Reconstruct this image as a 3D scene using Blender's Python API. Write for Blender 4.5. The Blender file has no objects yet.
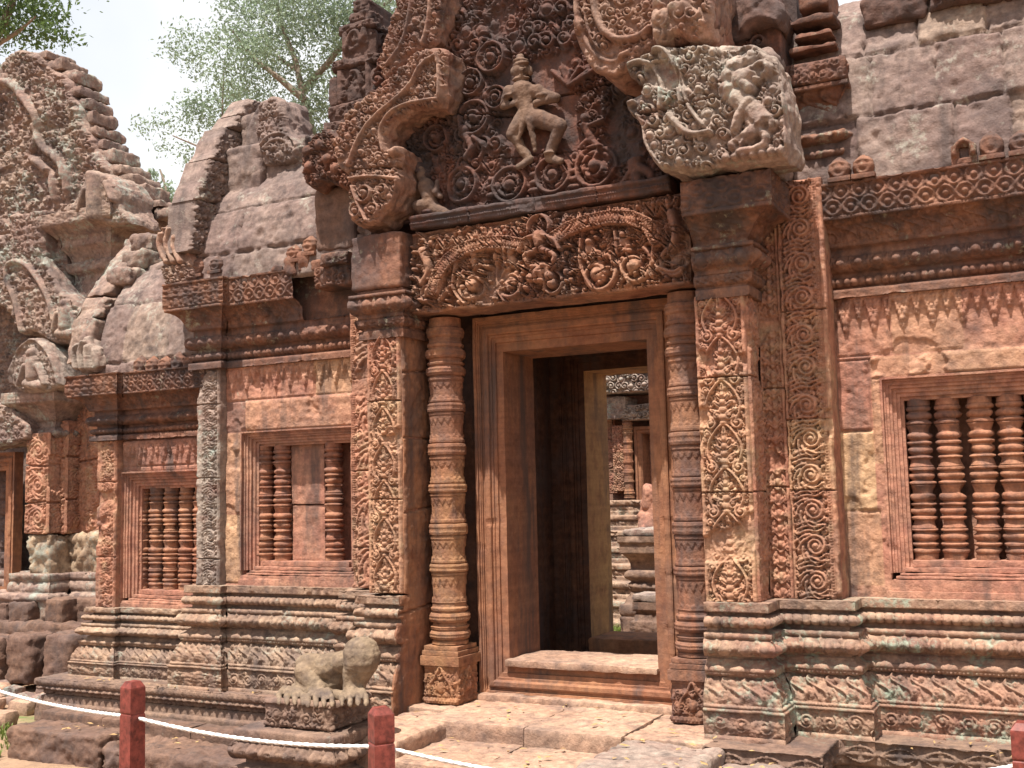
import bpy, math, random
import numpy as np
from mathutils import Matrix, Vector

R = math.radians
S = bpy.context.scene
C = S.collection
rng = np.random.default_rng(7)
random.seed(7)

# ------------------------------------------------------------------ camera, light, exposure
CAMP = np.array([2.5, -5.5, 1.6])
FPX = 1100.0
def cam_axes(yaw, pitch, roll):
    cy, sy = math.cos(yaw), math.sin(yaw)
    f = np.array([-sy * math.cos(pitch), cy * math.cos(pitch), math.sin(pitch)])
    r = np.array([cy, sy, 0.0]); u = np.cross(r, f)
    return (math.cos(roll) * r + math.sin(roll) * u, -math.sin(roll) * r + math.cos(roll) * u, f)
CR, CU, CF = cam_axes(R(27.4), R(5.65), R(-1.30))
cd = bpy.data.cameras.new('camera')
cd.sensor_width = 36.0; cd.lens = 36.0 * FPX / 1024.0
cd.clip_start = 0.05; cd.clip_end = 6000
cam = bpy.data.objects.new('camera', cd); C.objects.link(cam)
M = Matrix.Identity(4)
for i in range(3):
    M[i][0], M[i][1], M[i][2], M[i][3] = CR[i], CU[i], -CF[i], CAMP[i]
cam.matrix_world = M
S.camera = cam

SUN = Vector((0.07, 1.0, -2.55)).normalized()          # travel direction of the sunlight
sd = bpy.data.lights.new('sun', 'SUN'); sd.energy = 5.0; sd.angle = R(0.6); sd.color = (1.0, 0.94, 0.85)
sun = bpy.data.objects.new('sun', sd); C.objects.link(sun)
sun.rotation_euler = SUN.to_track_quat('-Z', 'Y').to_euler()
sun.location = (-3, -8, 14)
W = bpy.data.worlds.new('World'); S.world = W; W.use_nodes = True
wn, wl = W.node_tree.nodes, W.node_tree.links
wn.clear()
wo = wn.new('ShaderNodeOutputWorld'); bg = wn.new('ShaderNodeBackground')
sky = wn.new('ShaderNodeTexSky'); sky.sky_type = 'NISHITA'; sky.sun_disc = False
sky.sun_elevation = math.asin(-SUN.z); sky.sun_rotation = math.atan2(-SUN.x, -SUN.y)
sky.dust_density = 4.0; sky.air_density = 1.0; sky.ozone_density = 1.0
# thin bright cloud over most of the sky
tc = wn.new('ShaderNodeTexCoord'); nz = wn.new('ShaderNodeTexNoise')
nz.inputs['Scale'].default_value = 1.3; nz.inputs['Detail'].default_value = 5
cr = wn.new('ShaderNodeValToRGB'); cr.color_ramp.elements[0].position = 0.22; cr.color_ramp.elements[1].position = 0.50
mx = wn.new('ShaderNodeMix'); mx.data_type = 'RGBA'
mx.inputs[7].default_value = (5.7, 5.78, 5.9, 1)
wl.new(tc.outputs['Generated'], nz.inputs['Vector']); wl.new(nz.outputs['Fac'], cr.inputs['Fac'])
wl.new(cr.outputs['Color'], mx.inputs[0]); wl.new(sky.outputs['Color'], mx.inputs[6])
wl.new(mx.outputs[2], bg.inputs['Color']); bg.inputs['Strength'].default_value = 0.10
wl.new(bg.outputs['Background'], wo.inputs['Surface'])
S.view_settings.view_transform = 'Standard'; S.view_settings.look = 'None'
S.view_settings.gamma = 1.0; S.view_settings.use_curve_mapping = False
S.view_settings.exposure = 0.98
try:
    S.cycles.max_bounces = 6; S.cycles.diffuse_bounces = 4; S.cycles.use_denoising = True
except Exception:
    pass

def ray(px, py):
    return CR * ((px - 512) / FPX) + CU * (-(py - 384) / FPX) + CF
def at(px, py, y):
    """pixel of the survey photograph -> (x, z) on the vertical plane at depth y"""
    d = ray(px, py); p = CAMP + d * ((y - CAMP[1]) / d[1]); return (p[0], p[2])
def atz(px, py, z):
    d = ray(px, py); p = CAMP + d * ((z - CAMP[2]) / d[2]); return (p[0], p[1])
def atx(px, py, x):
    d = ray(px, py); p = CAMP + d * ((x - CAMP[0]) / d[0]); return (p[1], p[2])
def ats(pts, y): return [at(a, b, y) for a, b in pts]

# ------------------------------------------------------------------ noise
_L2 = rng.random((64, 64)); _L3 = rng.random((32, 32, 32))
def vn2(u, v):
    iu = np.floor(u).astype(int); iv = np.floor(v).astype(int); fu = u - iu; fv = v - iv
    fu = fu * fu * (3 - 2 * fu); fv = fv * fv * (3 - 2 * fv)
    a = _L2[iu % 64, iv % 64]; b = _L2[(iu + 1) % 64, iv % 64]; c = _L2[iu % 64, (iv + 1) % 64]; d = _L2[(iu + 1) % 64, (iv + 1) % 64]
    return (a * (1 - fu) + b * fu) * (1 - fv) + (c * (1 - fu) + d * fu) * fv - 0.5
def fbm2(u, v, sc, oct=3, seed=0.0):
    o = 0; a = 1.0
    for k in range(oct):
        o = o + a * vn2(u / sc + seed * 7.3 + 11.7 * k, v / sc + seed * 3.1 + 5.3 * k); sc *= 0.5; a *= 0.5
    return o
def vn3(P, sc, seed=0.0):
    Q = P / sc + seed * 5.17 + 100.0
    I = np.floor(Q).astype(int); f = Q - I; f = f * f * (3 - 2 * f); o = 0
    for dx in (0, 1):
        for dy in (0, 1):
            for dz in (0, 1):
                w = (f[..., 0] if dx else 1 - f[..., 0]) * (f[..., 1] if dy else 1 - f[..., 1]) * (f[..., 2] if dz else 1 - f[..., 2])
                o = o + w * _L3[(I[..., 0] + dx) % 32, (I[..., 1] + dy) % 32, (I[..., 2] + dz) % 32]
    return o - 0.5
def sstep(a, b, x):
    t = np.clip((x - a) / (b - a), 0, 1); return t * t * (3 - 2 * t)

# ------------------------------------------------------------------ mesh collector
class MB:
    def __init__(s):
        s.V = []; s.F = []; s.sm = []; s.T = []; s.n = 0; s.tri = []
    def grid(s, P, mask=None, smooth=True, tint=None, flip=False):
        n, m = P.shape[:2]
        idx = np.arange(n * m).reshape(n, m) + s.n
        q = np.stack([idx[:-1, :-1], idx[1:, :-1], idx[1:, 1:], idx[:-1, 1:]], -1)
        if flip: q = q[..., ::-1]
        q = q[mask] if mask is not None else q.reshape(-1, 4)
        s.V.append(P.reshape(-1, 3)); s.F.append(q); s.sm.append(np.full(len(q), smooth))
        s.T.append(np.zeros(n * m) if tint is None else np.broadcast_to(tint, (n, m)).reshape(-1)); s.n += n * m
        return idx
    def quads(s, V, F, smooth=False, tint=0.0):
        V = np.asarray(V, float).reshape(-1, 3); F = np.asarray(F, int).reshape(-1, 4)
        s.V.append(V); s.F.append(F + s.n); s.sm.append(np.full(len(F), smooth)); s.T.append(np.full(len(V), tint)); s.n += len(V)
    def build(s, name, mat, parent=None, wobble=0.0):
        V = np.concatenate(s.V); F = np.concatenate(s.F); sm = np.concatenate(s.sm); T = np.concatenate(s.T)
        used = np.zeros(len(V), bool); used[F.reshape(-1)] = True
        remap = np.cumsum(used) - 1; V = V[used]; T = T[used]; F = remap[F]
        if wobble:
            for k in range(3):
                V[:, k] += wobble * (vn3(V, 0.35, k) * 1.3 + 0.5 * vn3(V, 0.09, k + 3))
        me = bpy.data.meshes.new(name)
        me.vertices.add(len(V)); me.vertices.foreach_set('co', V.astype(np.float32).ravel())
        me.loops.add(F.size); me.loops.foreach_set('vertex_index', F.astype(np.int32).ravel())
        me.polygons.add(len(F)); me.polygons.foreach_set('loop_start', np.arange(0, F.size, 4, dtype=np.int32))
        me.polygons.foreach_set('use_smooth', sm)
        me.update(calc_edges=True)
        a = me.attributes.new('tint', 'FLOAT', 'POINT'); a.data.foreach_set('value', T.astype(np.float32))
        if mat: me.materials.append(mat)
        o = bpy.data.objects.new(name, me); C.objects.link(o)
        if parent: o.parent = parent
        return o
def tag(o, label, cat, group=None, kind=None):
    o['label'] = label
    if cat: o['category'] = cat
    if group: o['group'] = group
    if kind: o['kind'] = kind
    return o
def thing(name, label, cat, loc=(0, 0, 0), group=None):
    o = bpy.data.objects.new(name, None); C.objects.link(o); o.empty_display_size = 0.1
    return tag(o, label, cat, group)
def struct(o):
    o['kind'] = 'structure'; return o

# planes: (u, v, n) -> world
def FR(y):  return lambda u, v, n: np.stack([u, y - n, v], -1)                    # faces the courtyard in front (-y)
def RT(x):  return lambda u, v, n: np.stack([x + n, u, v], -1)                    # faces +x, u = y
def LF(x):  return lambda u, v, n: np.stack([x - n, -u, v], -1)                   # faces -x, u = -y
def UP(z):  return lambda u, v, n: np.stack([u, v, z + n], -1)                    # faces up

# ------------------------------------------------------------------ relief canvas (metres, carved heights)
def chaikin(p, n=2, closed=False):
    p = np.asarray(p, float)
    for _ in range(n):
        if closed: q = np.roll(p, -1, 0); p = np.stack([.75 * p + .25 * q, .25 * p + .75 * q], 1).reshape(-1, 2)
        else:
            a, b = p[:-1], p[1:]; m = np.stack([.75 * a + .25 * b, .25 * a + .75 * b], 1).reshape(-1, 2); p = np.concatenate([p[:1], m[1:-1], p[-1:]])
    return p
class CV:
    def __init__(s, u0, u1, v0, v1, res):
        s.u0, s.v0, s.res = u0, v0, res
        s.nx = max(2, int(math.ceil((u1 - u0) / res)) + 1); s.ny = max(2, int(math.ceil((v1 - v0) / res)) + 1)
        s.u = u0 + np.arange(s.nx) * (u1 - u0) / (s.nx - 1); s.v = v0 + np.arange(s.ny) * (v1 - v0) / (s.ny - 1)
        s.du = s.u[1] - s.u[0]; s.dv = s.v[1] - s.v[0]
        s.H = np.zeros((s.nx, s.ny)); s.T = np.zeros((s.nx, s.ny))
        s.U, s.Vv = np.meshgrid(s.u, s.v, indexing='ij')
    def win(s, x0, x1, y0, y1):
        i0 = max(0, int((x0 - s.u0) / s.du)); i1 = min(s.nx, int((x1 - s.u0) / s.du) + 2)
        j0 = max(0, int((y0 - s.v0) / s.dv)); j1 = min(s.ny, int((y1 - s.v0) / s.dv) + 2)
        if i1 <= i0 or j1 <= j0: return None
        return slice(i0, i1), slice(j0, j1)
    def blob(s, x, y, rx, ry=None, ang=0.0, h=0.01, base=0.0, sub=False):
        ry = rx if ry is None else ry; rr = max(rx, ry)
        w = s.win(x - rr, x + rr, y - rr, y + rr)
        if w is None: return
        dx = s.U[w] - x; dy = s.Vv[w] - y
        c, sn = math.cos(ang), math.sin(ang)
        d = ((dx * c + dy * sn) / rx) ** 2 + ((-dx * sn + dy * c) / ry) ** 2
        k = np.sqrt(np.clip(1 - d, 0, 1))
        if sub: s.H[w] = np.where(d < 1, np.minimum(s.H[w], s.H[w] - h * k), s.H[w])
        else: s.H[w] = np.where(d < 1, np.maximum(s.H[w], base + h * k), s.H[w])
    def stroke(s, pts, w0, w1=None, h=0.01, h1=None, base=0.0, sub=False):
        w1 = w0 if w1 is None else w1; h1 = h if h1 is None else h1
        pts = np.asarray(pts, float); pts = chaikin(pts, 2) if 2 < len(pts) < 12 else pts; d = np.hypot(*(pts[1:] - pts[:-1]).T); L = d.sum()
        if L <= 0: return
        cum = np.concatenate([[0], np.cumsum(d)]); n = int(L / max(0.35 * min(w0, w1), s.res * 0.7)) + 2
        q = np.linspace(0, L, min(n, 400)); X = np.interp(q, cum, pts[:, 0]); Y = np.interp(q, cum, pts[:, 1])
        for k in range(len(q)):
            t = q[k] / L; s.blob(X[k], Y[k], max(w0 + (w1 - w0) * t, s.res * 0.8), None, 0, h + (h1 - h) * t, base, sub)
    def arc(s, x, y, r, a0, a1, w, h, w1=None, ry=None, base=0.0):
        a = np.linspace(a0, a1, 24); s.stroke(np.stack([x + r * np.cos(a), y + (ry or r) * np.sin(a)], 1), w, w1, h, base=base)
    def ring(s, x, y, r, w, h, ry=None): s.arc(x, y, r, 0, 2 * math.pi, w, h, ry=ry)
    def spiral(s, x, y, r, a0=0.0, turns=1.6, dirn=1, w=None, h=0.012, boss=True):
        w = w or r * 0.17; t = np.linspace(0, 1, 40); rr = r * (1 - 0.78 * t); a = a0 + dirn * turns * 2 * math.pi * t
        s.stroke(np.stack([x + rr * np.cos(a), y + rr * np.sin(a)], 1), w, w * 0.8, h * 0.8, h)
        if boss: s.blob(x, y, r * 0.3, None, 0, h * 1.35)
    def leaf(s, x, y, ang, L, wd, h):
        c, sn = math.cos(ang), math.sin(ang)
        for t, k in ((0.25, 0.8), (0.5, 1.0), (0.75, 0.7)):
            s.blob(x + c * L * t, y + sn * L * t, L * 0.33, wd * k * 0.55, ang, h * (0.8 + 0.4 * t))
        if wd > s.res * 3: s.stroke([(x + c * L * .1, y + sn * L * .1), (x + c * L * .85, y + sn * L * .85)], wd * 0.13, None, h * 0.35, sub=True)
    def rect(s, x0, x1, y0, y1, h, mode='max', soft=0.0):
        w = s.win(x0, x1, y0, y1)
        if w is None: return
        U, V = s.U[w], s.Vv[w]; d = np.minimum(np.minimum(U - x0, x1 - U), np.minimum(V - y0, y1 - V)); k = (d >= 0).astype(float)
        if soft: k = np.clip(d / soft, 0, 1)
        if mode == 'max': s.H[w] = np.maximum(s.H[w], h * k)
        elif mode == 'add': s.H[w] += h * k
        else: s.H[w] = np.where(d >= 0, h, s.H[w])
    def groove(s, pts, w, h):
        s.stroke(pts, w, None, h, sub=True)
    def rough(s, a, sc=0.06, oct=4, seed=0.0): s.H += a * fbm2(s.U, s.Vv, sc, oct, seed)
    # --- ornament
    def foliage(s, x0, x1, y0, y1, c, h, seed=0, inside=None):
        r = random.Random(seed); ny = max(1, int((y1 - y0) / c)); nx = max(1, int((x1 - x0) / c))
        for j in range(ny + 1):
            for i in range(nx + 1):
                x = x0 + (i + 0.5 * (j % 2) + r.uniform(-.2, .2)) * c; y = y0 + (j + r.uniform(-.2, .2)) * c
                if x > x1 or y > y1 or (inside and not inside(x, y)): continue
                k = r.random(); a = r.uniform(0, 6.28); hh = h * r.uniform(.7, 1.1)
                if k < .45: s.spiral(x, y, c * .55, a, 1.3, r.choice((-1, 1)), c * .13, hh)
                elif k < .8:
                    for q in range(3): s.leaf(x, y, a + (q - 1) * .75, c * .75, c * .34, hh * .85)
                    s.blob(x, y, c * .2, None, 0, hh)
                else:
                    s.blob(x, y, c * .42, None, 0, hh); s.blob(x, y, c * .2, None, 0, hh * .35, hh * .9); s.ring(x, y, c * .52, c * .1, hh * .6)
    def vscroll(s, x0, x1, y0, y1, h, per=None, seed=0):
        """vertical foliate scroll: volutes thrown off a wavy stem, long leaves sweeping round them"""
        s.foliage(x0, x1, y0, y1, max(.018, (x1 - x0) * .13), h * .5, seed + 50)
        r = random.Random(seed); Wd = x1 - x0; per = per or Wd * 1.1; n = max(1, int(round((y1 - y0) / per))); per = (y1 - y0) / n; xm = (x0 + x1) / 2
        t = np.linspace(0, 1, 24 * n); s.stroke(np.stack([xm - Wd * .30 * np.cos(t * n * 2 * math.pi), y0 + t * (y1 - y0)], 1), Wd * .045, None, h * .75)
        for i in range(n):
            sg = 1; cx = xm + Wd * r.uniform(.05, .13); cy = y0 + (i + .5) * per + per * r.uniform(-.05, .05); Rv = Wd * r.uniform(.30, .35)
            for q in range(5):
                a = 2.0 + q * .62; b = a + .9; s.stroke([(cx + (Rv + Wd * .05) * math.cos(a), cy + (Rv + Wd * .05) * math.sin(a)), (cx + (Rv + Wd * .15) * math.cos(a + .45), cy + (Rv + Wd * .15) * math.sin(a + .45)), (cx + (Rv + Wd * .26) * math.cos(b), cy + (Rv + Wd * .26) * math.sin(b))], Wd * .055, Wd * .03, h * .9)
            for q in range(3):
                yy = cy - per * (.28 + .12 * q); s.stroke([(xm - Wd * .42, yy - Wd * .16), (xm - Wd * .10, yy - Wd * .02), (xm + Wd * .22, yy - Wd * .10), (xm + Wd * .44, yy + Wd * .06)], Wd * .05, Wd * .03, h * .85)
            for q in range(4): s.spiral(xm - Wd * .40, cy + per * (q * .24 - .35), Wd * .085, q, 1.1, 1, Wd * .03, h * .75); s.leaf(xm + Wd * .40, cy + per * (q * .24 - .4), 1.2, Wd * .22, Wd * .09, h * .8)
            s.blob(cx, cy, Rv * 1.05, None, 0, h * .35); s.spiral(cx, cy, Rv, r.uniform(2.2, 3.2), 1.9, -1, Wd * .055, h * 1.05); s.blob(cx, cy, Wd * .09, None, 0, h * 1.4)
    def flames(s, x0, x1, y0, y1, h, per=None, seed=0):
        """stacked flame-shaped lozenges holding tiers of foliage"""
        s.foliage(x0, x1, y0, y1, max(.018, (x1 - x0) * .13), h * .5, seed + 60)
        Wd = x1 - x0; per = per or Wd * 1.12; n = int(round((y1 - y0) / per)); per = (y1 - y0) / n; xm = (x0 + x1) / 2
        for i in range(n):
            b = y0 + i * per
            for sg in (-1, 1):
                t = np.linspace(0, 1, 16); hw = Wd * .43 * np.sin(np.pi * (0.18 + 0.82 * t)) ** .8 * (1 - .1 * t)
                s.stroke(np.stack([xm + sg * hw, b + per * (.04 + .98 * t)], 1), Wd * .032, None, h * .95)
                s.spiral(xm + sg * Wd * .33, b + per * .02, Wd * .15, math.pi / 2, 1.4, sg, Wd * .04, h)
                s.spiral(xm + sg * Wd * .42, b + per * .78, Wd * .09, 0, 1.2, -sg, Wd * .035, h * .8)
                s.leaf(xm + sg * Wd * .47, b + per * .5, math.pi / 2, Wd * .22, Wd * .08, h * .7)
                for q in range(3): s.leaf(xm, b + per * (.2 + .16 * q), math.pi / 2 - sg * (1.15 - .2 * q), Wd * (.36 - .07 * q), Wd * .12, h * .9)
                s.spiral(xm + sg * Wd * .14, b + per * .2, Wd * .11, 0, 1.2, -sg, Wd * .035, h)
            for q in range(4): s.blob(xm, b + per * (.16 + .17 * q), Wd * (.13 - .02 * q), Wd * .09, 0, h * 1.25)
            s.leaf(xm, b + per * .66, math.pi / 2, per * .28, Wd * .12, h)
            s.blob(xm, b + per * .03, Wd * .1, Wd * .07, 0, h * 1.1)
    def pendants(s, x0, x1, yt, L, h, wd=0.11, seed=0):
        """hanging triangular garlands, large and small in turn"""
        x = x0 + wd * .3; k = 0
        while x < x1 - wd * .2:
            big = k % 2 == 0; ll = L if big else L * .68; w2 = wd * .66 if big else wd * .36; rows = 6 if big else 5
            for j in range(rows):
                f = j / rows; y = yt - ll * (f * .84 + .05); hw = w2 * .5 * (1 - f) ** .8 + .006
                s.rect(x - hw, x + hw, y - ll * .1, y + ll * .1, h * .45)
                m = max(1, int(round(hw * 2 / .018)))
                for i in range(m): s.blob(x + (i - (m - 1) / 2) * hw * 2 / m, y, hw / m * .85, ll * .075, 0, h * .55, h * .45)
                for sg in (-1, 1): s.leaf(x + sg * hw * .8, y + ll * .04, -math.pi / 2 - sg * .45, ll * .2, .014, h * .9)
            s.leaf(x, yt - ll * .80, -math.pi / 2, ll * .24, w2 * .3, h)
            x += wd * .56; k += 1
        s.rect(x0, x1, yt - L * .06, yt + .01, h * .7)
    def beads(s, x0, x1, y0, y1, r, h):
        vert = (y1 - y0) > (x1 - x0); L = (y1 - y0) if vert else (x1 - x0); n = max(1, int(L / (2.1 * r)))
        for i in range(n):
            t = (i + .5) / n * L
            if vert: s.blob((x0 + x1) / 2, y0 + t, r, None, 0, h)
            else: s.blob(x0 + t, (y0 + y1) / 2, r, None, 0, h)
    def roundel(s, x, y, r, h, seed=0):
        s.ring(x, y, r * .9, r * .12, h); s.spiral(x, y, r * .68, seed, 1.5, 1 if seed % 2 else -1, r * .13, h)
        for q in range(7): a = q * .9 + seed; s.leaf(x + .45 * r * math.cos(a), y + .45 * r * math.sin(a), a + 1.2, r * .4, r * .2, h * .8)
        s.blob(x, y, r * .28, None, 0, h * 1.6)
    def person(s, J, rad, h):
        """bas-relief body: J joint positions, limbs as rounded strokes"""
        for a, b, wa, wb, hh in rad:
            s.stroke([J[a], J[b]], wa, wb, hh * h)

def seg_dist(P, loops):
    """distance from points P (k,2) to polygon edges, and nearest point"""
    best = np.full(len(P), 1e9); near = np.zeros_like(P)
    for lp in loops:
        A = np.asarray(lp, float); B = np.roll(A, -1, 0)
        for a, b in zip(A, B):
            ab = b - a; l2 = ab @ ab
            if l2 < 1e-12: continue
            t = np.clip(((P - a) @ ab) / l2, 0, 1); q = a + t[:, None] * ab; d = np.hypot(*(P - q).T); m = d < best
            best[m] = d[m]; near[m] = q[m]
    return best, near
def inside_mask(P, loops):
    ins = np.zeros(len(P), bool)
    for lp in loops:
        A = np.asarray(lp, float); B = np.roll(A, -1, 0)
        for a, b in zip(A, B):
            if a[1] == b[1]: continue
            c = ((a[1] > P[:, 1]) != (b[1] > P[:, 1])) & (P[:, 0] < (b[0] - a[0]) * (P[:, 1] - a[1]) / (b[1] - a[1]) + a[0]); ins ^= c
    return ins
def in_poly(loop):
    A = np.asarray(loop, float)
    return lambda x, y: bool(inside_mask(np.array([[x, y]]), [A])[0])
def rough_loop(lp, amp, step=0.04, seed=0):
    """resample a polygon and wear its outline a little"""
    A = np.asarray(lp, float); out = []
    for a, b in zip(A, np.roll(A, -1, 0)):
        n = max(1, int(np.hypot(*(b - a)) / step))
        for k in range(n): out.append(a + (b - a) * k / n)
    out = np.array(out); out[:, 0] += amp * 2 * fbm2(out[:, 0], out[:, 1], .09, 2, seed); out[:, 1] += amp * 2 * fbm2(out[:, 0], out[:, 1], .09, 2, seed + 1.7)
    return out
def cutout(mb, loops, fr, depth, res=0.006, carve=None, rnd=0.008, wear=0.004, rough=0.003, seed=0, back=False, side=0.0):
    """solid piece with the outline LOOPS, its front carved by carve(canvas)"""
    lps = [rough_loop(l, wear, max(res * 3, .02), seed + i) if wear else np.asarray(l, float) for i, l in enumerate(loops)]
    al = np.concatenate(lps); u0, v0 = al.min(0); u1, v1 = al.max(0)
    cv = CV(u0, u1, v0, v1, res)
    if carve:
        carve(cv)
        if res < .009:
            w = fbm2(cv.U, cv.Vv, .22, 5, seed + 9.3); mk = sstep(.26, .42, w); cv.H = cv.H * (1 - .75 * mk) - .006 * mk
            hp = np.percentile(cv.H, 96)
            if hp > .008: cv.H = np.where(cv.H > 0, 1.25 * hp * (np.clip(cv.H, 0, None) / hp) ** .62, cv.H)
            cv.H += .006 * fbm2(cv.U, cv.Vv, .028, 3, seed + 4) - .02 * np.clip(fbm2(cv.U, cv.Vv, .07, 3, seed + 2) - .38, 0, 1)
    if rough: cv.rough(rough, .07, 4, seed)
    P = np.stack([cv.U.ravel(), cv.Vv.ravel()], 1)
    cen = np.stack([(cv.U[:-1, :-1] + cv.U[1:, 1:]).ravel() / 2, (cv.Vv[:-1, :-1] + cv.Vv[1:, 1:]).ravel() / 2], 1)
    keep = inside_mask(cen, lps).reshape(cv.nx - 1, cv.ny - 1)
    cnt = np.zeros((cv.nx, cv.ny), int)
    for a, b in ((0, 0), (1, 0), (0, 1), (1, 1)): cnt[a:cv.nx - 1 + a, b:cv.ny - 1 + b] += keep
    d, near = seg_dist(P, lps)
    bd = ((cnt > 0) & (cnt < 4)).ravel() & (d < 1.5 * res)
    P[bd] = near[bd]; d = np.where(bd, 0, d).reshape(cv.nx, cv.ny)
    H = cv.H.copy()
    if rnd: 
        t = np.clip(1 - d / rnd, 0, 1); H = H * (1 - .8 * t * t) - rnd * (1 - np.sqrt(np.clip(1 - t * t, 0, 1)))
    U = P[:, 0].reshape(cv.nx, cv.ny); V = P[:, 1].reshape(cv.nx, cv.ny)
    mb.grid(fr(U, V, H), keep, True, cv.T)
    if depth:
        K = np.pad(keep, 1); ev = []
        i, j = np.nonzero(K[1:-1, 1:-1] & ~K[:-2, 1:-1]); ev += list(zip(i, j + 1, i, j))
        i, j = np.nonzero(K[1:-1, 1:-1] & ~K[2:, 1:-1]); ev += list(zip(i + 1, j, i + 1, j + 1))
        i, j = np.nonzero(K[1:-1, 1:-1] & ~K[1:-1, :-2]); ev += list(zip(i, j, i + 1, j))
        i, j = np.nonzero(K[1:-1, 1:-1] & ~K[1:-1, 2:]); ev += list(zip(i + 1, j + 1, i, j + 1))
        ev = np.array(ev)
        a = (ev[:, 0], ev[:, 1]); b = (ev[:, 2], ev[:, 3]); n = len(ev)
        if side:
            m = max(2, int(depth / (res * 2.5))); w = np.linspace(0, 1, m + 1)[None]
            Ga = fr(U[a][:, None] + 0 * w, V[a][:, None] + 0 * w, H[a][:, None] * (1 - w) - depth * w); Gb = fr(U[b][:, None] + 0 * w, V[b][:, None] + 0 * w, H[b][:, None] * (1 - w) - depth * w)
            k = np.clip(w * 8, 0, 1)[..., None]
            for G_ in (Ga, Gb): G_ += k * side * np.stack([2 * vn3(G_, .10, seed + q) + vn3(G_, .035, seed + q + 3) for q in range(3)], -1)
            Q4 = np.stack([Ga[:, :-1], Ga[:, 1:], Gb[:, 1:], Gb[:, :-1]], 2).reshape(-1, 3); mb.quads(Q4, np.arange(len(Q4)).reshape(-1, 4), False)
        Va = fr(U[a], V[a], H[a]); Vb = fr(U[b], V[b], H[b]); Vc = fr(U[b], V[b], 0 * H[b] - depth); Vd = fr(U[a], V[a], 0 * H[a] - depth)
        q = np.arange(n)
        if not side: mb.quads(np.concatenate([Va, Vb, Vc, Vd]), np.stack([q, q + 3 * n, q + 2 * n, q + n], 1))
    if back and depth:
        mb.grid(fr(U, V, 0 * H - depth), keep, False, None, True)
    return cv
def rc(x0, x1, y0, y1): return [(x0, y0), (x1, y0), (x1, y1), (x0, y1)]
def box(mb, x0, x1, y0, y1, z0, z1, tint=0.0):
    V = [(x, y, z) for z in (z0, z1) for y in (y0, y1) for x in (x0, x1)]
    mb.quads(V, [(0, 2, 3, 1), (4, 5, 7, 6), (0, 1, 5, 4), (2, 6, 7, 3), (0, 4, 6, 2), (1, 3, 7, 5)], False, tint)
def stone_block(mb, x0, x1, y0, y1, z0, z1, rnd=0.03, wear=0.012, res=0.02, seed=0, tint=0.0, tilt=0.0):
    """one dressed block with worn faces: six grids bulged and rounded towards a box"""
    c = np.array([(x0 + x1) / 2, (y0 + y1) / 2, (z0 + z1) / 2]); hs = np.array([x1 - x0, y1 - y0, z1 - z0]) / 2
    for ax in range(3):
        for sg in (-1, 1):
            o = [k for k in range(3) if k != ax]
            n0 = max(3, min(60, int(2 * hs[o[0]] / res))); n1 = max(3, min(60, int(2 * hs[o[1]] / res)))
            a, b = np.meshgrid(np.linspace(-1, 1, n0), np.linspace(-1, 1, n1), indexing='ij')
            P = np.zeros(a.shape + (3,)); P[..., o[0]] = a * hs[o[0]]; P[..., o[1]] = b * hs[o[1]]; P[..., ax] = sg * hs[ax]
            Q = np.clip(P, -(hs - rnd), hs - rnd); D = P - Q; L = np.linalg.norm(D, axis=-1, keepdims=True)
            P = Q + D / np.maximum(L, 1e-9) * np.minimum(L, rnd)
            if tilt: P[..., 2] += tilt * P[..., 0]
            P = P + c
            N = D / np.maximum(L, 1e-9)
            P = P + N * (wear * (1.2 * vn3(P, .22, seed)[..., None] + 1.0 * vn3(P, .07, seed + 1)[..., None] + .8 * vn3(P, .025, seed + 2)[..., None] - 2.2 * np.clip(vn3(P, .10, seed + 5) - .22, 0, 1)[..., None]))
            mb.grid(P, None, True, tint, flip=(sg < 0) != (ax == 1))

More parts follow.
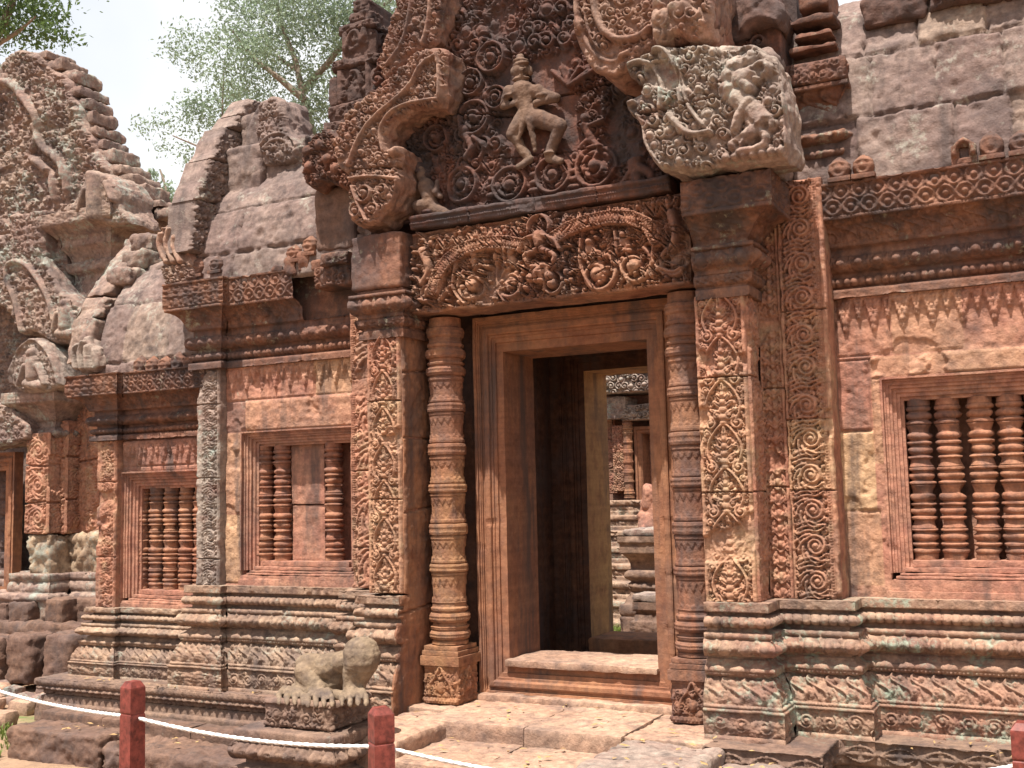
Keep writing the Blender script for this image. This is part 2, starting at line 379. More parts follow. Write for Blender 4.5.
# ------------------------------------------------------------------ moulding sweep
def tile_scroll(L, H, c=None, seed=0, kind='fol'):
    res = 0.004; cv = CV(0, L, 0, H, res)
    if kind == 'fol':
        r = random.Random(int(L * 1000)); cv.foliage(0, L, H * .06, H * .94, H * .17, .006, 77)
        n = max(1, int(round(L / H)))
        for k in range(-1, n + 2):
            kk = k % n; rk = random.Random(kk); x = (k + .5) * L / n + H * rk.uniform(-.06, .06); sg = 1 if kk % 2 else -1; y = H * rk.uniform(.44, .56); Rv = H * rk.uniform(.30, .38)
            cv.spiral(x, y, Rv, rk.uniform(0, 6), 1.7, sg, H * .065, .010); cv.blob(x, y, H * .10, None, 0, .013)
            for q in range(6): a = q * 1.05 + rk.uniform(0, 1); cv.leaf(x + Rv * math.cos(a), y + Rv * math.sin(a), a + .9 * sg, H * .3, H * .12, .009)
            for q in range(3): cv.leaf(x + L / n * (.42 + .08 * q), H * (.14 if q != 1 else .86), 1.57 if q != 1 else -1.57, H * .42, H * .13, .009)
    elif kind == 'leafrow':
        n = max(1, int(round(L / (H * .72))))
        cv.foliage(0, L, H * .05, H * .95, H * .16, .0045, 78)
        for k in range(-2, n + 2):
            rk = random.Random(k % n); x = k * L / n + H * rk.uniform(-.05, .05); t = np.linspace(0, 1, 16)
            cv.stroke(np.stack([x + H * (.25 + .62 * t - .20 * np.sin(t * 6.28)), H * (.95 - .9 * t)], 1), H * .045, H * .035, .011)
            cv.spiral(x + H * .30, H * .30, H * .17, rk.uniform(0, 6), 1.5, 1, H * .045, .010)
            for q in range(5): cv.leaf(x + H * (.18 + .11 * q), H * (.84 - .15 * q), -.5 - .25 * q, H * .24, H * .09, .008)
            cv.spiral(x + H * .52, H * .78, H * .10, rk.uniform(0, 6), 1.3, -1, H * .035, .009)
    elif kind == 'lotus':
        n = 1; p = L
        for k in (-1, 0, 1):
            x = (k + .5) * p
            for f, hh in ((.47, .010), (.36, .013)): cv.arc(x, H * .62, p * f, math.pi, 2 * math.pi, p * .055, hh, ry=H * f * 1.15)
            cv.blob(x, H * .55, p * .30, H * .36, 0, .020); cv.leaf(x + .5 * p, H * .95, -1.57, H * .8, p * .13, .008)
            cv.stroke([(x - p * .46, H * .62), (x - p * .46, H * .98)], p * .05, None, .009)
    elif kind == 'diamond':
        n = 1
        for k in (-1, 0, 1):
            x = (k + .5) * L
            for q in range(4):
                a0 = q * math.pi / 2; cv.leaf(x, H * .5, a0, (L if q % 2 == 0 else H) * .42, H * .22, .006)
            cv.stroke([(x - L / 2, H * .5), (x, H * .95), (x + L / 2, H * .5), (x, H * .05), (x - L / 2, H * .5)], H * .04, None, .007)
    elif kind == 'lattice':
        for k in (-1, 0, 1):
            x = (k + .5) * L
            for yy in (.28, .78):
                cv.ring(x + (L * .5 if yy > .5 else 0), H * yy, H * .24, H * .05, .009); cv.blob(x + (L * .5 if yy > .5 else 0), H * yy, H * .1, None, 0, .011)
                for q in range(4): cv.leaf(x + (0 if yy > .5 else L * .5), H * yy, q * 1.57 + .78, H * .22, H * .1, .008)
    return cv
TILES = {}
def tile(kind, L, H):
    k = (kind, round(L, 3), round(H, 3))
    if k not in TILES: TILES[k] = tile_scroll(L, H, kind=kind)
    return TILES[k]
def relief(tagv, s, t, H):
    """carved height for moulding tag at arc length s, position t in 0..1 across a band H tall"""
    if tagv is None: return np.zeros_like(s)
    k, a = tagv[0], tagv[1:]
    if k == 'beads':
        p = a[0]; x = ((s / p) % 1) * 2 - 1; y = 2 * t - 1; return a[1] * (2.1 * np.sqrt(np.clip(1 - np.abs(x) ** 2.3 - (.72 * np.abs(y)) ** 2.3, 0, 1)) - 1.1)
    if k == 'rope':
        return a[1] * np.abs(np.sin((s / a[0] + t * .8) * math.pi)) ** .6
    if k == 'dent': return a[1] * sstep(-.15, .15, np.sin(s / a[0] * 2 * math.pi)) * np.sin(np.pi * np.clip(t, 0, 1)) ** .3
    cv = tile(k, a[0], H); g = (a[1] if len(a) > 1 else 1.0) * 2.3; lo = .008 * g
    x = (s % a[0]) / a[0] * (cv.nx - 1); y = np.clip(t, 0, 1) * (cv.ny - 1)
    i = np.clip(x.astype(int), 0, cv.nx - 2); j = np.clip(y.astype(int), 0, cv.ny - 2); fx = x - i; fy = y - j; h = cv.H
    return -lo + g * ((h[i, j] * (1 - fx) + h[i + 1, j] * fx) * (1 - fy) + (h[i, j + 1] * (1 - fx) + h[i + 1, j + 1] * fx) * fy)
def profile(segs, step=0.006):
    """segs: (off0, z0, off1, z1, bulge, tag) bottom to top -> sampled rows"""
    rows = []
    def add(o, z, no, nz, tg, t, H): rows.append((o, z, no, nz, tg, t, H))
    pv = None
    for (o0, z0, o1, z1, bl, tg) in segs:
        L = math.hypot(o1 - o0, z1 - z0); n = max(2, int(L / step) + 1)
        if tg is None and abs(bl) < 1e-6: n = max(2, int(L / .02) + 1)
        tx, tz = (o1 - o0) / L, (z1 - z0) / L; no, nz = tz, -tx
        for k in range(n + 1):
            t = k / n; b = bl * math.sin(math.pi * t) ** (.6 if bl > 0 else 1.0) if bl else 0.0
            add(o0 + (o1 - o0) * t + no * b, z0 + (z1 - z0) * t + nz * b, no, nz, tg, t, L)
    return rows
def sweep(mb, path, segs, step=0.007, prof_step=0.006, chip=0.012, joints=0.55, seed=0, caps=(False, False), skip=None):
    rows = profile(segs, prof_step); P = np.asarray(path, float); n = len(P); rr = random.Random(seed)
    D = P[1:] - P[:-1]; Ln = np.hypot(*D.T); D = D / Ln[:, None]; N = np.stack([D[:, 1], -D[:, 0]], 1)
    off = np.array([r[0] for r in rows]); zz = np.array([r[1] for r in rows]); no = np.array([r[2] for r in rows]); nzv = np.array([r[3] for r in rows])
    mit = []
    for j in range(n):
        if j == 0: m = N[0]
        elif j == n - 1: m = N[-1]
        else: m = (N[j - 1] + N[j]) / (1 + N[j - 1] @ N[j])
        mit.append(m)
    for j in range(n - 1):
        if skip and j in skip: continue
        A = P[j] + off[:, None] * mit[j]; B = P[j + 1] + off[:, None] * mit[j + 1]
        m = max(2, int(Ln[j] / step) + 1); t = np.linspace(0, 1, m)
        XY = A[:, None] * (1 - t)[None, :, None] + B[:, None] * t[None, :, None]
        sA = ((A - P[j]) @ D[j]); sB = ((B - P[j]) @ D[j]); s = sA[:, None] * (1 - t) + sB[:, None] * t
        Z = np.repeat(zz[:, None], m, 1); H = np.zeros_like(s)
        k = 0
        while k < len(rows):
            e = k
            while e < len(rows) and rows[e][4] is rows[k][4] and (e == k or rows[e][5] > rows[e - 1][5]): e += 1
            tg = rows[k][4]
            if tg is not None:
                tt = np.array([r[5] for r in rows[k:e]])[:, None] * np.ones((1, m)); H[k:e] += relief(tg, s[k:e] + 10, tt, rows[k][6])
            k = e
        edge = np.minimum(s - s[:, :1], s[:, -1:] - s); H *= np.clip(edge / .015, 0, 1)
        x = rr.uniform(.2, joints)
        while joints and x < Ln[j]:
            H -= .007 * np.exp(-((s - x) / .0045) ** 2); x += joints * rr.uniform(.7, 1.3)
        W3 = np.stack([XY[..., 0], XY[..., 1], Z], -1)
        ch = np.clip(vn3(W3, .11, seed) + .5 * vn3(W3, .035, seed + 1) - .2, 0, 1); H -= chip * 3 * ch
        H += .004 * vn3(W3, .03, seed + 2) + .003 * vn3(W3, .012, seed + 3)
        W3[..., 0] += H * no[:, None] * N[j][0]; W3[..., 1] += H * no[:, None] * N[j][1]; W3[..., 2] += H * nzv[:, None]
        mb.grid(W3, None, True, None, flip=True)

def lathe(mb, x, y, prof, n=32, relf=None, oct_=0.0, rot=0.0, step=0.006):
    """prof: list of (z, r); optional octagonal shaping"""
    z = np.array([p[0] for p in prof]); r = np.array([p[1] for p in prof])
    d = np.concatenate([[0], np.cumsum(np.hypot(np.diff(z), np.diff(r)) + 1e-9)]); m = int(d[-1] / step) + 2
    q = np.unique(np.concatenate([np.linspace(0, d[-1], m), d])); Z = np.interp(q, d, z); RR = np.interp(q, d, r)
    a = np.linspace(0, 2 * math.pi, n + 1) + rot
    g = np.ones_like(a)
    if oct_: 
        b = (a % (math.pi / 4)) - math.pi / 8; g = 1 - oct_ + oct_ * math.cos(math.pi / 8) / np.cos(b) * 1.02
    rad = RR[:, None] * g[None]
    if relf is not None: rad = rad + relf(Z[:, None] + 0 * a[None], a[None] + 0 * Z[:, None])
    P = np.stack([x + rad * np.cos(a), y + rad * np.sin(a), Z[:, None] + 0 * a[None]], -1)
    P = P + .002 * vn3(P, .03, 1)[..., None]
    mb.grid(P, None, True, None, flip=True)

# ------------------------------------------------------------------ materials
class NT:
    def __init__(s, name):
        s.m = bpy.data.materials.new(name); s.m.use_nodes = True; s.t = s.m.node_tree; s.t.nodes.clear()
        s.out = s.n('ShaderNodeOutputMaterial'); s.b = s.n('ShaderNodeBsdfPrincipled'); s.l(s.b.outputs[0], s.out.inputs['Surface'])
    def n(s, ty, **k):
        x = s.t.nodes.new(ty)
        for a, b in k.items(): setattr(x, a, b)
        return x
    def l(s, a, b): s.t.links.new(a, b)
    def noise(s, vec, scale, detail=4, rough=.6):
        x = s.n('ShaderNodeTexNoise'); x.inputs['Scale'].default_value = scale; x.inputs['Detail'].default_value = detail; x.inputs['Roughness'].default_value = rough
        s.l(vec, x.inputs['Vector']); return x.outputs['Fac']
    def ramp(s, f, a, b, c0=(0, 0, 0, 1), c1=(1, 1, 1, 1)):
        x = s.n('ShaderNodeValToRGB'); e = x.color_ramp.elements; e[0].position = a; e[1].position = b; e[0].color = c0; e[1].color = c1
        s.l(f, x.inputs['Fac']); return x.outputs['Color']
    def mix(s, f, a, b, mode='MIX'):
        x = s.n('ShaderNodeMix'); x.data_type = 'RGBA'; x.blend_type = mode
        for v, i in ((f, 0), (a, 6), (b, 7)):
            if hasattr(v, 'links') or hasattr(v, 'is_linked'): s.l(v, x.inputs[i])
            elif i == 0: x.inputs[0].default_value = v
            else: x.inputs[i].default_value = (*v, 1)
        return x.outputs[2]
    def math(s, op, a, b=None):
        x = s.n('ShaderNodeMath', operation=op)
        for v, i in ((a, 0), (b, 1)):
            if v is None: continue
            if hasattr(v, 'is_linked'): s.l(v, x.inputs[i])
            else: x.inputs[i].default_value = v
        return x.outputs[0]
    def mapping(s, vec, sc):
        x = s.n('ShaderNodeMapping'); x.inputs['Scale'].default_value = sc; s.l(vec, x.inputs['Vector']); return x.outputs['Vector']

def stone(name, a, b, c, lich=.25, lcol=(.40, .40, .31), black=.25, streak=.3, seed=0.0, mott=.5, bump=.4, grain=90, pit=.45):
    AK = .74; a, b, c = [tuple(x * AK for x in q) for q in (a, b, c)]; lcol = tuple(x * AK for x in lcol)
    N = NT(name); g = N.n('ShaderNodeNewGeometry'); mp = N.n('ShaderNodeMapping'); mp.inputs['Location'].default_value = (seed * 3.7, seed * 1.9, seed * 2.3)
    N.l(g.outputs['Position'], mp.inputs['Vector']); p = mp.outputs['Vector']
    big = N.noise(p, 1.7, 5, .65); mid = N.noise(p, 7.5, 6, .65); fine = N.noise(p, grain, 3, .6)
    col = N.mix(N.ramp(big, .38, .62), a, b); col = N.mix(N.ramp(mid, .50, .72), col, c)
    at_ = N.n('ShaderNodeAttribute', attribute_name='tint'); tp = N.math('MAXIMUM', at_.outputs['Fac'], 0.0); tn = N.math('MAXIMUM', N.math('MULTIPLY', at_.outputs['Fac'], -1.0), 0.0)
    col = N.mix(tp, col, (.56, .42, .24)); col = N.mix(tn, col, (.13, .085, .08))
    col = N.mix(mott, col, N.ramp(N.noise(p, 22, 5, .7), .30, .70, (.26, .24, .24, 1), (1.75, 1.7, 1.6, 1)), 'MULTIPLY')
    bed = N.noise(N.mapping(p, (1.1, 1.1, 26)), 1.0, 5, .6); col = N.mix(.35, col, N.ramp(bed, .3, .7, (.55, .52, .52, 1), (1.35, 1.35, 1.3, 1)), 'MULTIPLY')
    pa = N.noise(N.mapping(p, (1, 1, .7)), 2.3, 6, .66); col = N.mix(N.math('MULTIPLY', N.ramp(pa, .50, .64), .30 + .45 * black), col, (.085, .066, .066))
    if pit:
        pm = N.noise(p, 16, 8, .72); col = N.mix(N.math('MULTIPLY', N.ramp(pm, .54, .66), pit), col, (.075, .052, .045))
    if streak:
        st = N.noise(N.mapping(p, (7, 7, .9)), 1.0, 6, .62)
        m = N.math('MULTIPLY', N.ramp(st, .60 - .16 * streak, .74 - .1 * streak), .8); col = N.mix(m, col, (.075, .058, .055))
    if black:
        bk = N.noise(p, 2.9, 7, .68); col = N.mix(N.math('MULTIPLY', N.ramp(bk, .72 - .32 * black, .82 - .25 * black), .85), col, (.045, .036, .036))
    if lich:
        li = N.math('ADD', N.math('MULTIPLY', N.noise(p, 3.6, 6, .7), .6), N.math('MULTIPLY', N.noise(p, 26, 4, .7), .4))
        col = N.mix(N.math('MULTIPLY', N.ramp(li, .68 - .27 * lich, .76 - .22 * lich), .85), col, lcol)
    N.l(col, N.b.inputs['Base Color']); N.b.inputs['Roughness'].default_value = .92
    N.b.inputs['Specular IOR Level'].default_value = .18
    bp = N.n('ShaderNodeBump'); bp.inputs['Strength'].default_value = min(1, bump * 1.7); bp.inputs['Distance'].default_value = .009
    hh = N.math('ADD', N.math('MULTIPLY', fine, .5), N.noise(p, 30, 5, .7)); N.l(hh, bp.inputs['Height']); N.l(bp.outputs['Normal'], N.b.inputs['Normal'])
    return N.m
PINK = (.335, .150, .110); WARM = (.37, .195, .125); BRN = (.21, .095, .065); OCH = (.46, .30, .16); MAUVE = (.205, .145, .13)
m_wall = stone('sandstone_wall', (.44, .205, .15), (.48, .265, .185), (.33, .15, .115), .24, black=.20, streak=.42, seed=1)
m_carv = stone('carved_red_sandstone', (.40, .180, .125), (.45, .23, .155), (.46, .31, .20), .20, black=.18, streak=.2, seed=2, pit=.35)
m_col = stone('turned_sandstone', (.33, .15, .09), (.42, .235, .125), BRN, .05, black=.30, streak=.3, seed=3)
m_door = stone('smooth_brown_sandstone', (.33, .148, .088), (.39, .195, .11), (.24, .105, .065), .0, black=.20, streak=.65, seed=4, mott=.3, bump=.25, pit=.25)
m_lint = stone('lintel_sandstone', (.33, .155, .105), (.40, .23, .155), (.22, .09, .065), .10, black=.36, streak=.25, seed=5, pit=.35)
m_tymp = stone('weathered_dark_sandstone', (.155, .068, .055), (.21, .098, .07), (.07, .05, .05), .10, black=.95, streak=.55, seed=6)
m_naga = stone('pediment_frame_sandstone', (.36, .20, .155), (.40, .28, .22), (.31, .14, .10), .36, (.46, .43, .35), .40, .2, seed=7)
m_roof = stone('roof_sandstone', (.25, .18, .165), (.32, .245, .215), (.14, .10, .095), .46, (.42, .40, .34), .52, .3, seed=8)
m_corn = stone('cornice_sandstone', (.20, .095, .070), (.27, .14, .095), (.10, .06, .052), .40, (.38, .38, .29), .72, .5, seed=9)
m_base = stone('base_sandstone', (.34, .215, .155), (.40, .285, .21), (.20, .125, .10), .54, (.38, .40, .33), .44, .2, seed=10)
m_plin = stone('plinth_sandstone', (.22, .14, .11), (.27, .18, .135), (.14, .095, .085), .36, (.36, .35, .28), .5, .1, seed=11)
m_lich = stone('lichen_pale_sandstone', (.34, .25, .215), (.37, .31, .27), (.26, .155, .13), .48, (.37, .42, .37), .32, .3, seed=12)
m_floor = stone('landing_sandstone', (.43, .265, .19), (.48, .325, .24), (.31, .205, .165), .24, (.42, .40, .35), .26, .0, seed=13)
m_dark = stone('blackened_sandstone', (.10, .062, .055), (.14, .083, .07), (.06, .047, .047), .26, (.30, .29, .23), .6, .3, seed=14)
m_fig = stone('pale_figure_sandstone', (.17, .105, .08), (.225, .15, .11), (.085, .06, .055), .14, black=.55, streak=.3, seed=25, pit=.3)
m_armd = stone('dark_arch_sandstone', (.29, .155, .12), (.35, .225, .175), (.19, .085, .065), .34, (.40, .38, .30), .52, .3, seed=23)
m_col2 = stone('brown_turned_sandstone', (.27, .12, .08), (.33, .17, .105), (.15, .085, .075), .06, black=.42, streak=.4, seed=24)
m_ochre = stone('ochre_lit_sandstone', (.52, .31, .14), (.46, .25, .12), (.32, .16, .085), .0, black=.2, streak=.5, seed=22, mott=.25, bump=.2, pit=.15)  # ochre stone lightened so its colour carries courtyard light on the inner jamb
m_shade_stain = stone('shade_dark_stained_sandstone', (.10, .048, .034), (.15, .075, .05), (.055, .035, .03), .0, black=.4, streak=.6, seed=21, bump=.2)  # base colour darkened to carry the passage's shade; inner frame's black stains share it
m_block = stone('foundation_stone', (.17, .105, .085), (.215, .13, .095), (.12, .086, .075), .18, (.33, .31, .25), .4, .0, seed=15)
m_far = stone('grey_pink_sandstone', (.28, .185, .16), (.34, .25, .205), (.17, .12, .115), .60, (.36, .39, .34), .48, .25, seed=16)
m_balu = stone('baluster_sandstone', (.36, .16, .105), (.41, .21, .13), (.15, .09, .085), .10, black=.50, streak=.15, seed=17)
m_stat = stone('statue_sandstone', (.22, .155, .11), (.27, .20, .14), (.12, .09, .08), .40, (.31, .33, .27), .42, .15, seed=18)

def simple(name, col, rough=.6, sp=.3, var=.2, scale=14):
    N = NT(name); g = N.n('ShaderNodeNewGeometry'); f = N.noise(g.outputs['Position'], scale, 5, .65)
    c = N.mix(var, col, N.ramp(f, .3, .7, (.3, .3, .3, 1), (1.6, 1.6, 1.6, 1)), 'MULTIPLY'); N.l(c, N.b.inputs['Base Color'])
    N.b.inputs['Roughness'].default_value = rough; N.b.inputs['Specular IOR Level'].default_value = sp; return N.m
m_post = simple('painted_wood', (.16, .036, .027), .55, .3, .85, 38)
m_rope = simple('white_nylon_rope', (.66, .64, .62), .7, .2, .35, 60)

# ------------------------------------------------------------------ ground
N = NT('red_earth'); g = N.n('ShaderNodeNewGeometry'); p = g.outputs['Position']
c = N.mix(N.ramp(N.noise(p, .8, 6, .65), .4, .62), (.26, .155, .095), (.32, .21, .135)); c = N.mix(N.ramp(N.noise(p, 9, 6, .7), .5, .7), c, (.17, .105, .07))
c = N.mix(N.ramp(N.noise(p, .55, 5, .7), .55, .63), c, (.12, .15, .045)); N.l(c, N.b.inputs['Base Color']); N.b.inputs['Roughness'].default_value = 1.0
bp = N.n('ShaderNodeBump'); bp.inputs['Distance'].default_value = .02; N.l(N.noise(p, 25, 6, .7), bp.inputs['Height']); N.l(bp.outputs['Normal'], N.b.inputs['Normal'])
mb = MB()
gx = np.concatenate([-np.geomspace(3000, 12, 26), np.linspace(-11, 8, 96), np.geomspace(9, 3000, 26)]); gy = np.concatenate([-np.geomspace(3000, 8, 26), np.linspace(-7, 14, 106), np.geomspace(15, 3000, 26)])
X, Y = np.meshgrid(gx, gy, indexing='ij'); near = np.exp(-((X / 14) ** 2 + ((Y - 2) / 14) ** 2))
mb.grid(np.stack([X, Y, near * (.05 * fbm2(X, Y, 1.3, 4))], -1)); struct(mb.build('ground', N.m))

# ------------------------------------------------------------------ profiles shared by the mouldings
def base_prof(z, k=1.0, o=1.0):
    b = lambda h: z + h * k
    return [(.13 * o, b(-.06), .13 * o, b(.012), 0, None), (.128 * o, b(.012), .128 * o, b(.118), .004, ('fol', .98)), (.135 * o, b(.118), .135 * o, b(.130), 0, None),
            (.120 * o, b(.132), .120 * o, b(.150), .004, ('beads', .017, .006)), (.118 * o, b(.153), .062 * o, b(.272), .014, ('leafrow', .87)),
            (.075 * o, b(.274), .082 * o, b(.290), .0, ('dent', .018, .006)), (.085 * o, b(.290), .085 * o, b(.310), 0, None),
            (.080 * o, b(.312), .040 * o, b(.345), -.006, None), (.030 * o, b(.347), .030 * o, b(.356), 0, None),
            (.072 * o, b(.358), .078 * o, b(.440), .022 * o, ('lotus', .094)), (.074 * o, b(.442), .074 * o, b(.466), 0, None),
            (.025 * o, b(.468), .025 * o, b(.490), 0, None), (.058 * o, b(.492), .058 * o, b(.540), .016 * o, ('beads', .042, .012)),
            (.022 * o, b(.543), .022 * o, b(.560), 0, None), (.062 * o, b(.562), .062 * o, b(.604), .0, ('dent', .012, .0025)), (.062 * o, b(.605), -.04, b(.606), 0, None)]
def corn_prof(z, full=True, k=1.0, o=1.0):
    b = lambda h: z + h * k
    p = [(-.02, b(-.002), .05 * o, b(-.0021), 0, None), (.05 * o, b(0), .05 * o, b(.042), 0, None), (.020 * o, b(.044), .020 * o, b(.054), 0, None), (.030 * o, b(.056), .030 * o, b(.104), .018 * o, ('beads', .036, .010)),
         (.012 * o, b(.106), .012 * o, b(.128), 0, None), (.045 * o, b(.130), .052 * o, b(.212), .020 * o, ('lotus', .088, .9)), (.025 * o, b(.214), .025 * o, b(.258), 0, None)]
    if full:
        p += [(.052 * o, b(.260), .055 * o, b(.274), 0, None), (.060 * o, b(.276), .142 * o, b(.378), -.018 * o, ('leafrow', .78, .7)), (.158 * o, b(.380), .160 * o, b(.398), 0, ('dent', .016, .005)),
              (.165 * o, b(.400), .165 * o, b(.552), .003, ('lattice', .085, .75)), (.170 * o, b(.553), .170 * o, b(.566), 0, None), (.17 * o, b(.567), -.05, b(.568), 0, None)]
    else: p += [(.03 * o, b(.259), -.05, b(.285), 0, None)]
    return p
def cap_prof(z, full=True):
    b = lambda h: z + h
    p = [(-.02, b(-.002), .032, b(-.0021), 0, None), (.032, b(0), .032, b(.045), 0, ('dent', .02, .002)), (.020, b(.047), .020, b(.056), 0, None), (.030, b(.058), .045, b(.112), .016, ('leafrow', .10, .9)),
         (.034, b(.114), .034, b(.135), 0, None), (.050, b(.137), .066, b(.232), .018, ('lotus', .098)), (.072, b(.234), .072, b(.252), 0, None), (.035, b(.254), .035, b(.275), 0, None)]
    if full: p += [(.050, b(.277), .170, b(.376), -.02, ('leafrow', .66, .6)), (.195, b(.378), .195, b(.398), 0, None), (.20, b(.400), .20, b(.545), .002, ('lattice', .12, .7)), (.20, b(.546), -.05, b(.547), 0, None)]
    else: p += [(.035, b(.276), -.06, b(.277), 0, None)]
    return p
def end_cap(mb, x, y, segs, ztop):
    pr = [(o, z) for (o, z, *_r) in profile(segs, .03)]; lp = [(-(y - o), z) for o, z in pr if z < ztop] + [(-.02, ztop), (-.02, pr[0][1])]
    cutout(mb, [lp], LF(x), 0, .012, None, .004, .003, .004, 3)
def frame_sides(mb, outer, inner, prof, step=.01, plane='y', wear=.003, skip=()):
    """mitred frame: prof = (t from outer 0 to inner 1, y)"""
    o = [(outer[0], outer[2]), (outer[1], outer[2]), (outer[1], outer[3]), (outer[0], outer[3])]
    i = [(inner[0], inner[2]), (inner[1], inner[2]), (inner[1], inner[3]), (inner[0], inner[3])]
    pr = [prof[0]]
    for a, b in zip(prof[:-1], prof[1:]):
        n = max(1, int(math.hypot((b[0] - a[0]) * .15, b[1] - a[1]) / .02))
        for k in range(1, n + 1): pr.append((a[0] + (b[0] - a[0]) * k / n, a[1] + (b[1] - a[1]) * k / n))
    t = np.array([q[0] for q in pr]); y = np.array([q[1] for q in pr])
    for k in range(4):
        if k in skip: continue
        A = np.array(o[k]) + (np.array(i[k]) - np.array(o[k])) * t[:, None]; k2 = (k + 1) % 4
        B = np.array(o[k2]) + (np.array(i[k2]) - np.array(o[k2])) * t[:, None]
        n = max(2, int(np.hypot(*(B[0] - A[0])) / step)); s = np.linspace(0, 1, n)
        XZ = A[:, None] * (1 - s)[None, :, None] + B[:, None] * s[None, :, None]
        P = np.stack([XZ[..., 0], np.repeat(y[:, None], n, 1), XZ[..., 1]], -1)
        ed = np.clip(np.minimum(s, 1 - s) * n * step / .02, 0, 1)[None]
        P[..., 1] += wear * ed * (vn3(P, .03, 2) + 1.5 * vn3(P, .12, 5)) + 2.0 * wear * ed * np.clip(vn3(P, .07, 9) - .28, 0, 1) * 8
        mb.grid(P, None, False, None, flip=True)

# ==================================================================  THE GATEWAY
gate = thing('temple_gateway', 'red sandstone temple gateway with carved lintel over its open doorway', 'temple gate')
ZL = 0.46

# --- door frame and sill
DP = [(0, .10), (0, 0), (.10, 0), (.10, .014), (.16, .014), (.16, .022), (.20, .022), (.21, .034), (.30, .034), (.31, .02), (.36, .016), (.48, .016), (.52, .022), (.53, .04), (.60, .04), (.61, .05), (.74, .05), (.75, .064), (1, .066), (1, .455)]
mb = MB(); frame_sides(mb, (-.60, .60, ZL + .005, 2.612), (-.44, .44, .645, 2.41), DP, .012)
mb.build('door_frame', m_door, gate, .003)
mb = MB()
def c_sill(c): c.rough(.012, .25, 4, 3)
stone_block(mb, -.452, .452, .022, .45, .636, .674, .010, .007, .010, 5)
mb.build('door_sill', m_floor, gate)
# --- inner doorway at the back of the passage
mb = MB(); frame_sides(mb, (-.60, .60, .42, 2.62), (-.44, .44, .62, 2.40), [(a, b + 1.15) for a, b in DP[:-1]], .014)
mb.build('inner_door_frame', m_shade_stain, gate, .003)
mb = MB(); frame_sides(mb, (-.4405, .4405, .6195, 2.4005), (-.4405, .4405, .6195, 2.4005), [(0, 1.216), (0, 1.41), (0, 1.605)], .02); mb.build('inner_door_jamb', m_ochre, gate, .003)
mb = MB(); stone_block(mb, -.60, .585, -.055, .02, .44, .492, .008, .010, .010, 6); mb.build('threshold_ledge', m_floor, gate)
mb = MB(); stone_block(mb, -.452, .452, 1.18, 1.60, .52, .650, .02, .006, .014, 8); mb.build('inner_door_sill', m_door, gate)
# --- passage walls, ceiling and floor
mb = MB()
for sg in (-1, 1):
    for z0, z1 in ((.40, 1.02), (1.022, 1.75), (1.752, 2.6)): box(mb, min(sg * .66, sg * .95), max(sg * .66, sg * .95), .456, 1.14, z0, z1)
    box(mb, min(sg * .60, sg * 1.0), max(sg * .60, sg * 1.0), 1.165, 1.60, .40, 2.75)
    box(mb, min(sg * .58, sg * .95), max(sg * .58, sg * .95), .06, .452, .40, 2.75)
mb.build('passage_wall', m_shade_stain, gate)
mb = MB(); box(mb, -.95, .95, .06, 1.60, 2.64, 2.95); mb.build('passage_ceiling', m_shade_stain, gate)
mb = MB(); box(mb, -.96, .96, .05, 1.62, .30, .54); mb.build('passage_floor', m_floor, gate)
# --- back of the building: wall with the doorway, half roof
mb = MB()
cutout(mb, [rc(-2.9, 4.4, .2, 3.2), rc(-.60, .60, .42, 2.62)[::-1]], lambda u, v, n: np.stack([u, 1.62 - n, v], -1), .25, .06, None, 0, 0, 0)
mb.build('rear_wall', m_wall, gate)

# --- colonettes
def col_prof(z0, z1, r):
    P = [(z0, r * .92)]
    seq = [('ring', .075), ('drum', .10), ('ring', .06), ('drum', .085), ('ring', .085), ('drum', .09), ('ring', .06), ('drum', .11), ('big', .12)]
    seq = [('big', .20), ('drum', .125), ('ring', .07), ('drum', .10), ('ring', .095), ('drum', .11), ('ring', .075), ('drum', .10), ('ring', .10), ('drum', .115), ('ring', .075), ('drum', .09), ('big', .21), ('cap', .10)]
    tot = sum(q[1] for q in seq); z = z0; out = []
    for kd, h in seq:
        h = h / tot * (z1 - z0); b = z
        def pt(f, k): out.append((b + h * f, r * k))
        if kd == 'drum':
            pt(0.0, .86); pt(.02, .84); pt(.98, .84); pt(1, .86)
        elif kd == 'ring':
            for f, k in ((0, .86), (.03, .92), (.16, .92), (.18, .88), (.22, .88), (.24, .97), (.36, 1.0), (.64, 1.0), (.76, .97), (.78, .88), (.82, .88), (.84, .92), (.97, .92), (1, .86)): pt(f, k)
        elif kd == 'big':
            for f, k in ((0, .86), (.02, .93), (.09, .93), (.10, .87), (.13, .87), (.14, .98), (.20, 1.04), (.27, 1.04), (.32, .97), (.33, .88), (.37, .88), (.38, .95), (.42, .98), (.44, .95), (.45, .86), (.53, .86), (.54, .98), (.60, 1.05), (.68, 1.05), (.74, .98), (.75, .88), (.79, .88), (.80, .94), (.86, .96), (.88, .92), (.90, .87), (1, .86)): pt(f, k)
        else:
            for f, k in ((0, .86), (.1, .95), (.35, 1.0), (.5, .95), (.55, .85), (1, .82)): pt(f, k)
        z += h
    return out, seq
